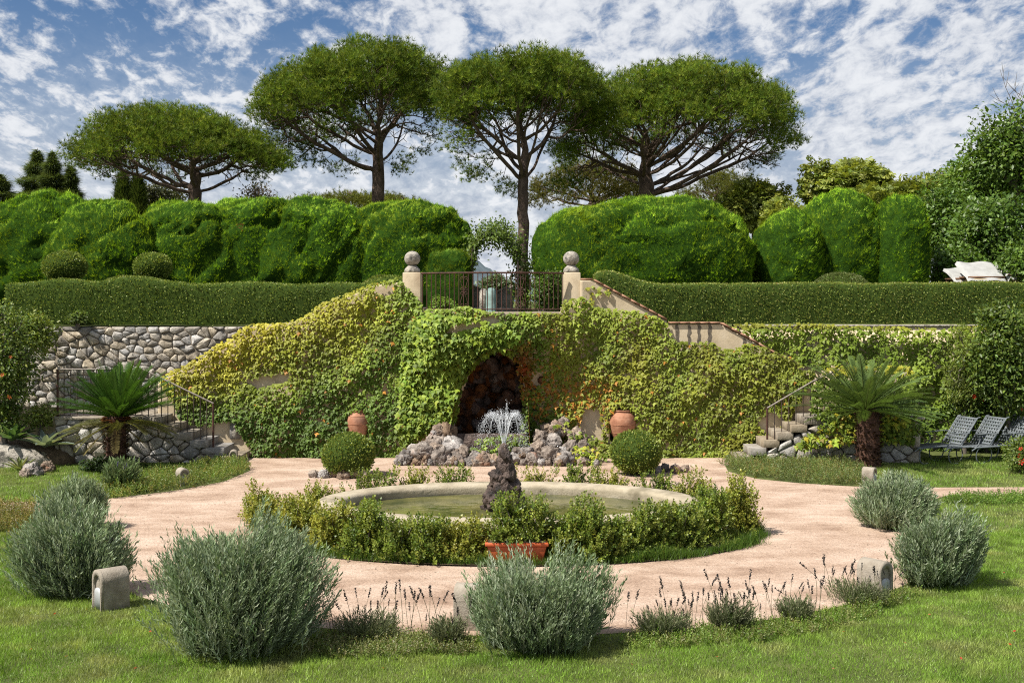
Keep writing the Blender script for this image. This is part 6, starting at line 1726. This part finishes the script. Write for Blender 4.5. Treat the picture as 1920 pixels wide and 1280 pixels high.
# ---- agaves
bank_c = at(-5, 845, 25.3); V, Fc = blob((bank_c[0], 25.4, .0), (1.75, 1.0, .5), .9, .9, .15, 1.2, 40, 20, 2)
tag(obj('planting_bank', V, Fc, M['soil'], smooth=True), kind='structure')
def agave(label, px, py, rpx, seed, n, cols, up=.5, wd=.14, Y=24.7):
    g = np.random.default_rng(seed); b = at(px, py, Y); r_ = rpx * b[1] / F
    t = thing('agave', b, label, 'agave', 'agaves by the boulder')
    for k in range(n):
        a = k * 2.4; el = up * (.35 + 1.1 * k / n) + .1; L_ = r_ * (1.15 - .3 * k / n)
        V = []; Fc = []; m = 9
        for i in range(m):
            u = i / (m - 1); w_ = wd * L_ * (math.sin(min(1, .25 + u * .75) * math.pi) ** .7 + .02) * (1 if u < .95 else .1)
            x = L_ * u; z = -.22 * L_ * u * u * (1 - el / 1.6) * 1.2
            V += [(x, -w_, z + w_ * .45), (x, 0, z - .01), (x, w_, z + w_ * .45)]
            if i: c_ = 3 * i; Fc += [(c_ - 3, c_, c_ + 1), (c_ - 3, c_ + 1, c_ - 2), (c_ - 2, c_ + 1, c_ + 2), (c_ - 2, c_ + 2, c_ - 1)]
        V = np.array(V); ce, se = math.cos(el), math.sin(el); ca, sa = math.cos(a), math.sin(a)
        x, y, z = V[:, 0] * ce - V[:, 2] * se, V[:, 1], V[:, 0] * se + V[:, 2] * ce
        V = np.stack([x * ca - y * sa, x * sa + y * ca, z], -1) + b + np.array([0, 0, .0])
        C = np.repeat(np.array(cols[k % len(cols)])[None], len(V), 0); C[0::3] *= 1.5; C[2::3] *= 1.5
        obj('leaf', V, np.array(Fc), M['leaf_gloss'], t, np.clip(C, 0, .9), True)
agave('dark green agave rosette at the picture edge', 22, 826, 46, 1, 22, [(.06, .115, .04), (.085, .14, .05)], .75)
agave('blue-grey agave with broad leaves between boulder and cycad', 84, 838, 50, 2, 15, [(.16, .20, .17), (.20, .245, .20)], .6, .13)
agave('small striped agave in front of the boulder', 38, 882, 34, 3, 16, [(.12, .15, .06), (.19, .20, .10)], .8, .10, 24.0)

# ---- boulder and small stones at the left
g = np.random.default_rng(31)
p = G(28, 872); t = thing('boulder', p, 'broad pale boulder at the picture edge among agaves', 'boulder')
V, Fc = blob((0, 0, 0), (1, 1, 1), .7, .7, 0, 1, 44, 26); V = V * (1 + .4 * fnoise(V, 1.4, 3.3, 4) + .12 * fnoise(V, 5, 8, 2))[:, None] * np.array([.72, .42, .30]); V[:, 2] += .12 + .18 * -V[:, 0]; V = V + p; obj('stone', V, Fc, M['old_stone'], t)
for (px, py, s, lab) in ((62, 890, .16, 'small grey stone beside the striped agave'), (88, 884, .13, 'pale round stone near the lawn by the boulder'), (48, 893, .1, 'dark little stone at the front of the agave bed'), (100, 866, .15, 'brown stone at the foot of the blue-grey agave')):
    p = G(px, py); t = thing('small_boulder', p, lab, 'stone', 'stones in the agave bed'); place_rock(rmeshes[int(s * 100) % 8], t, p + np.array([0, 0, s * .4]), s, g)

# ================================================================== SUN LOUNGERS
def lounger(label, px, py, rz):
    b = G(px, py); rot = np.array(Matrix.Rotation(rz, 3, 'Z'))
    t = thing('sun_lounger', b, label, 'sun lounger', 'lattice sun loungers beneath the hibiscus')
    tr = lambda q_: np.asarray(q_, float) @ rot.T + b
    L_, w_ = 1.25, .29; zs = .34
    bx, bz = .74 * math.cos(R(52)), .74 * math.sin(R(52))
    for sy in (-1, 1):
        y = sy * w_
        pts = [(-L_, y, zs - .06), (-L_ + .12, y, zs), (-.5, y, zs), (0, y, zs), (bx * .5, y, zs + bz * .5), (bx, y, zs + bz), (bx + .07, y, zs + bz + .01)]
        MB().tube(tr(pts), .015, 6).build('side_frame', M['lounger'], t)
        arm = [(-.42, y * 1.06, zs)] + [(-.42 + .16 * math.sin(u) - .05, y * 1.06, zs + .13 - .13 * math.cos(u)) for u in np.linspace(.5, 3.0, 7)] + [(.05, y * 1.06, zs + .27), (.22, y * 1.06, zs + .26)]
        MB().tube(tr(arm), .012, 5).build('arm_rest', M['lounger'], t)
        for x0, dr in ((-L_ + .25, -1), (-.1, 1)):
            leg = [(x0, y, zs)] + [(x0 + dr * .14 * math.sin(u), y, zs * (.5 + .5 * math.cos(u))) for u in np.linspace(.3, math.pi, 8)] + [(x0 - dr * .10, y, .015)]
            MB().tube(tr(leg), .013, 5).build('leg', M['lounger'], t)
    def strap(a, b_, wd_):
        a, b_ = np.array(a, float), np.array(b_, float); d = unit(b_ - a)
        n_ = np.array([-math.sin(R(52)), 0, math.cos(R(52))]) if max(a[2], b_[2]) > zs + .03 else np.array([0, 0, 1.0])
        s_ = np.cross(n_, d) * wd_ / 2
        V = np.array([a - s_ + n_ * .004, a + s_ + n_ * .004, b_ + s_ + n_ * .004, b_ - s_ + n_ * .004, a - s_ - n_ * .004, a + s_ - n_ * .004, b_ + s_ - n_ * .004, b_ - s_ - n_ * .004])
        obj('strap', tr(V), np.array([(0, 1, 2, 3), (7, 6, 5, 4), (0, 4, 5, 1), (1, 5, 6, 2), (2, 6, 7, 3), (3, 7, 4, 0)]), M['lounger'], t)
    for k in range(8):
        y = -w_ + 2 * w_ * (k + .5) / 8
        strap((-L_ + .1, y, zs), (-.01, y, zs), .042); strap((.01, y, zs + .02), (bx, y, zs + bz), .042)
    for k in range(13):
        x = -L_ + .14 + k * (L_ - .18) / 12; strap((x, -w_, zs + .008), (x, w_, zs + .008), .042)
    for k in range(9):
        u = .06 + .9 * k / 8; strap((bx * u - .006, -w_, zs + bz * u + .04 * 0 + .006), (bx * u - .006, w_, zs + bz * u + .006), .042)
lounger('grey lattice lounger nearest the low rubble wall', 1784, 862, R(22))
lounger('grey lattice lounger in the middle of the row of three', 1838, 862, R(22))
lounger('grey lattice lounger partly hidden by the red-flowered shrub', 1888, 861, R(22))
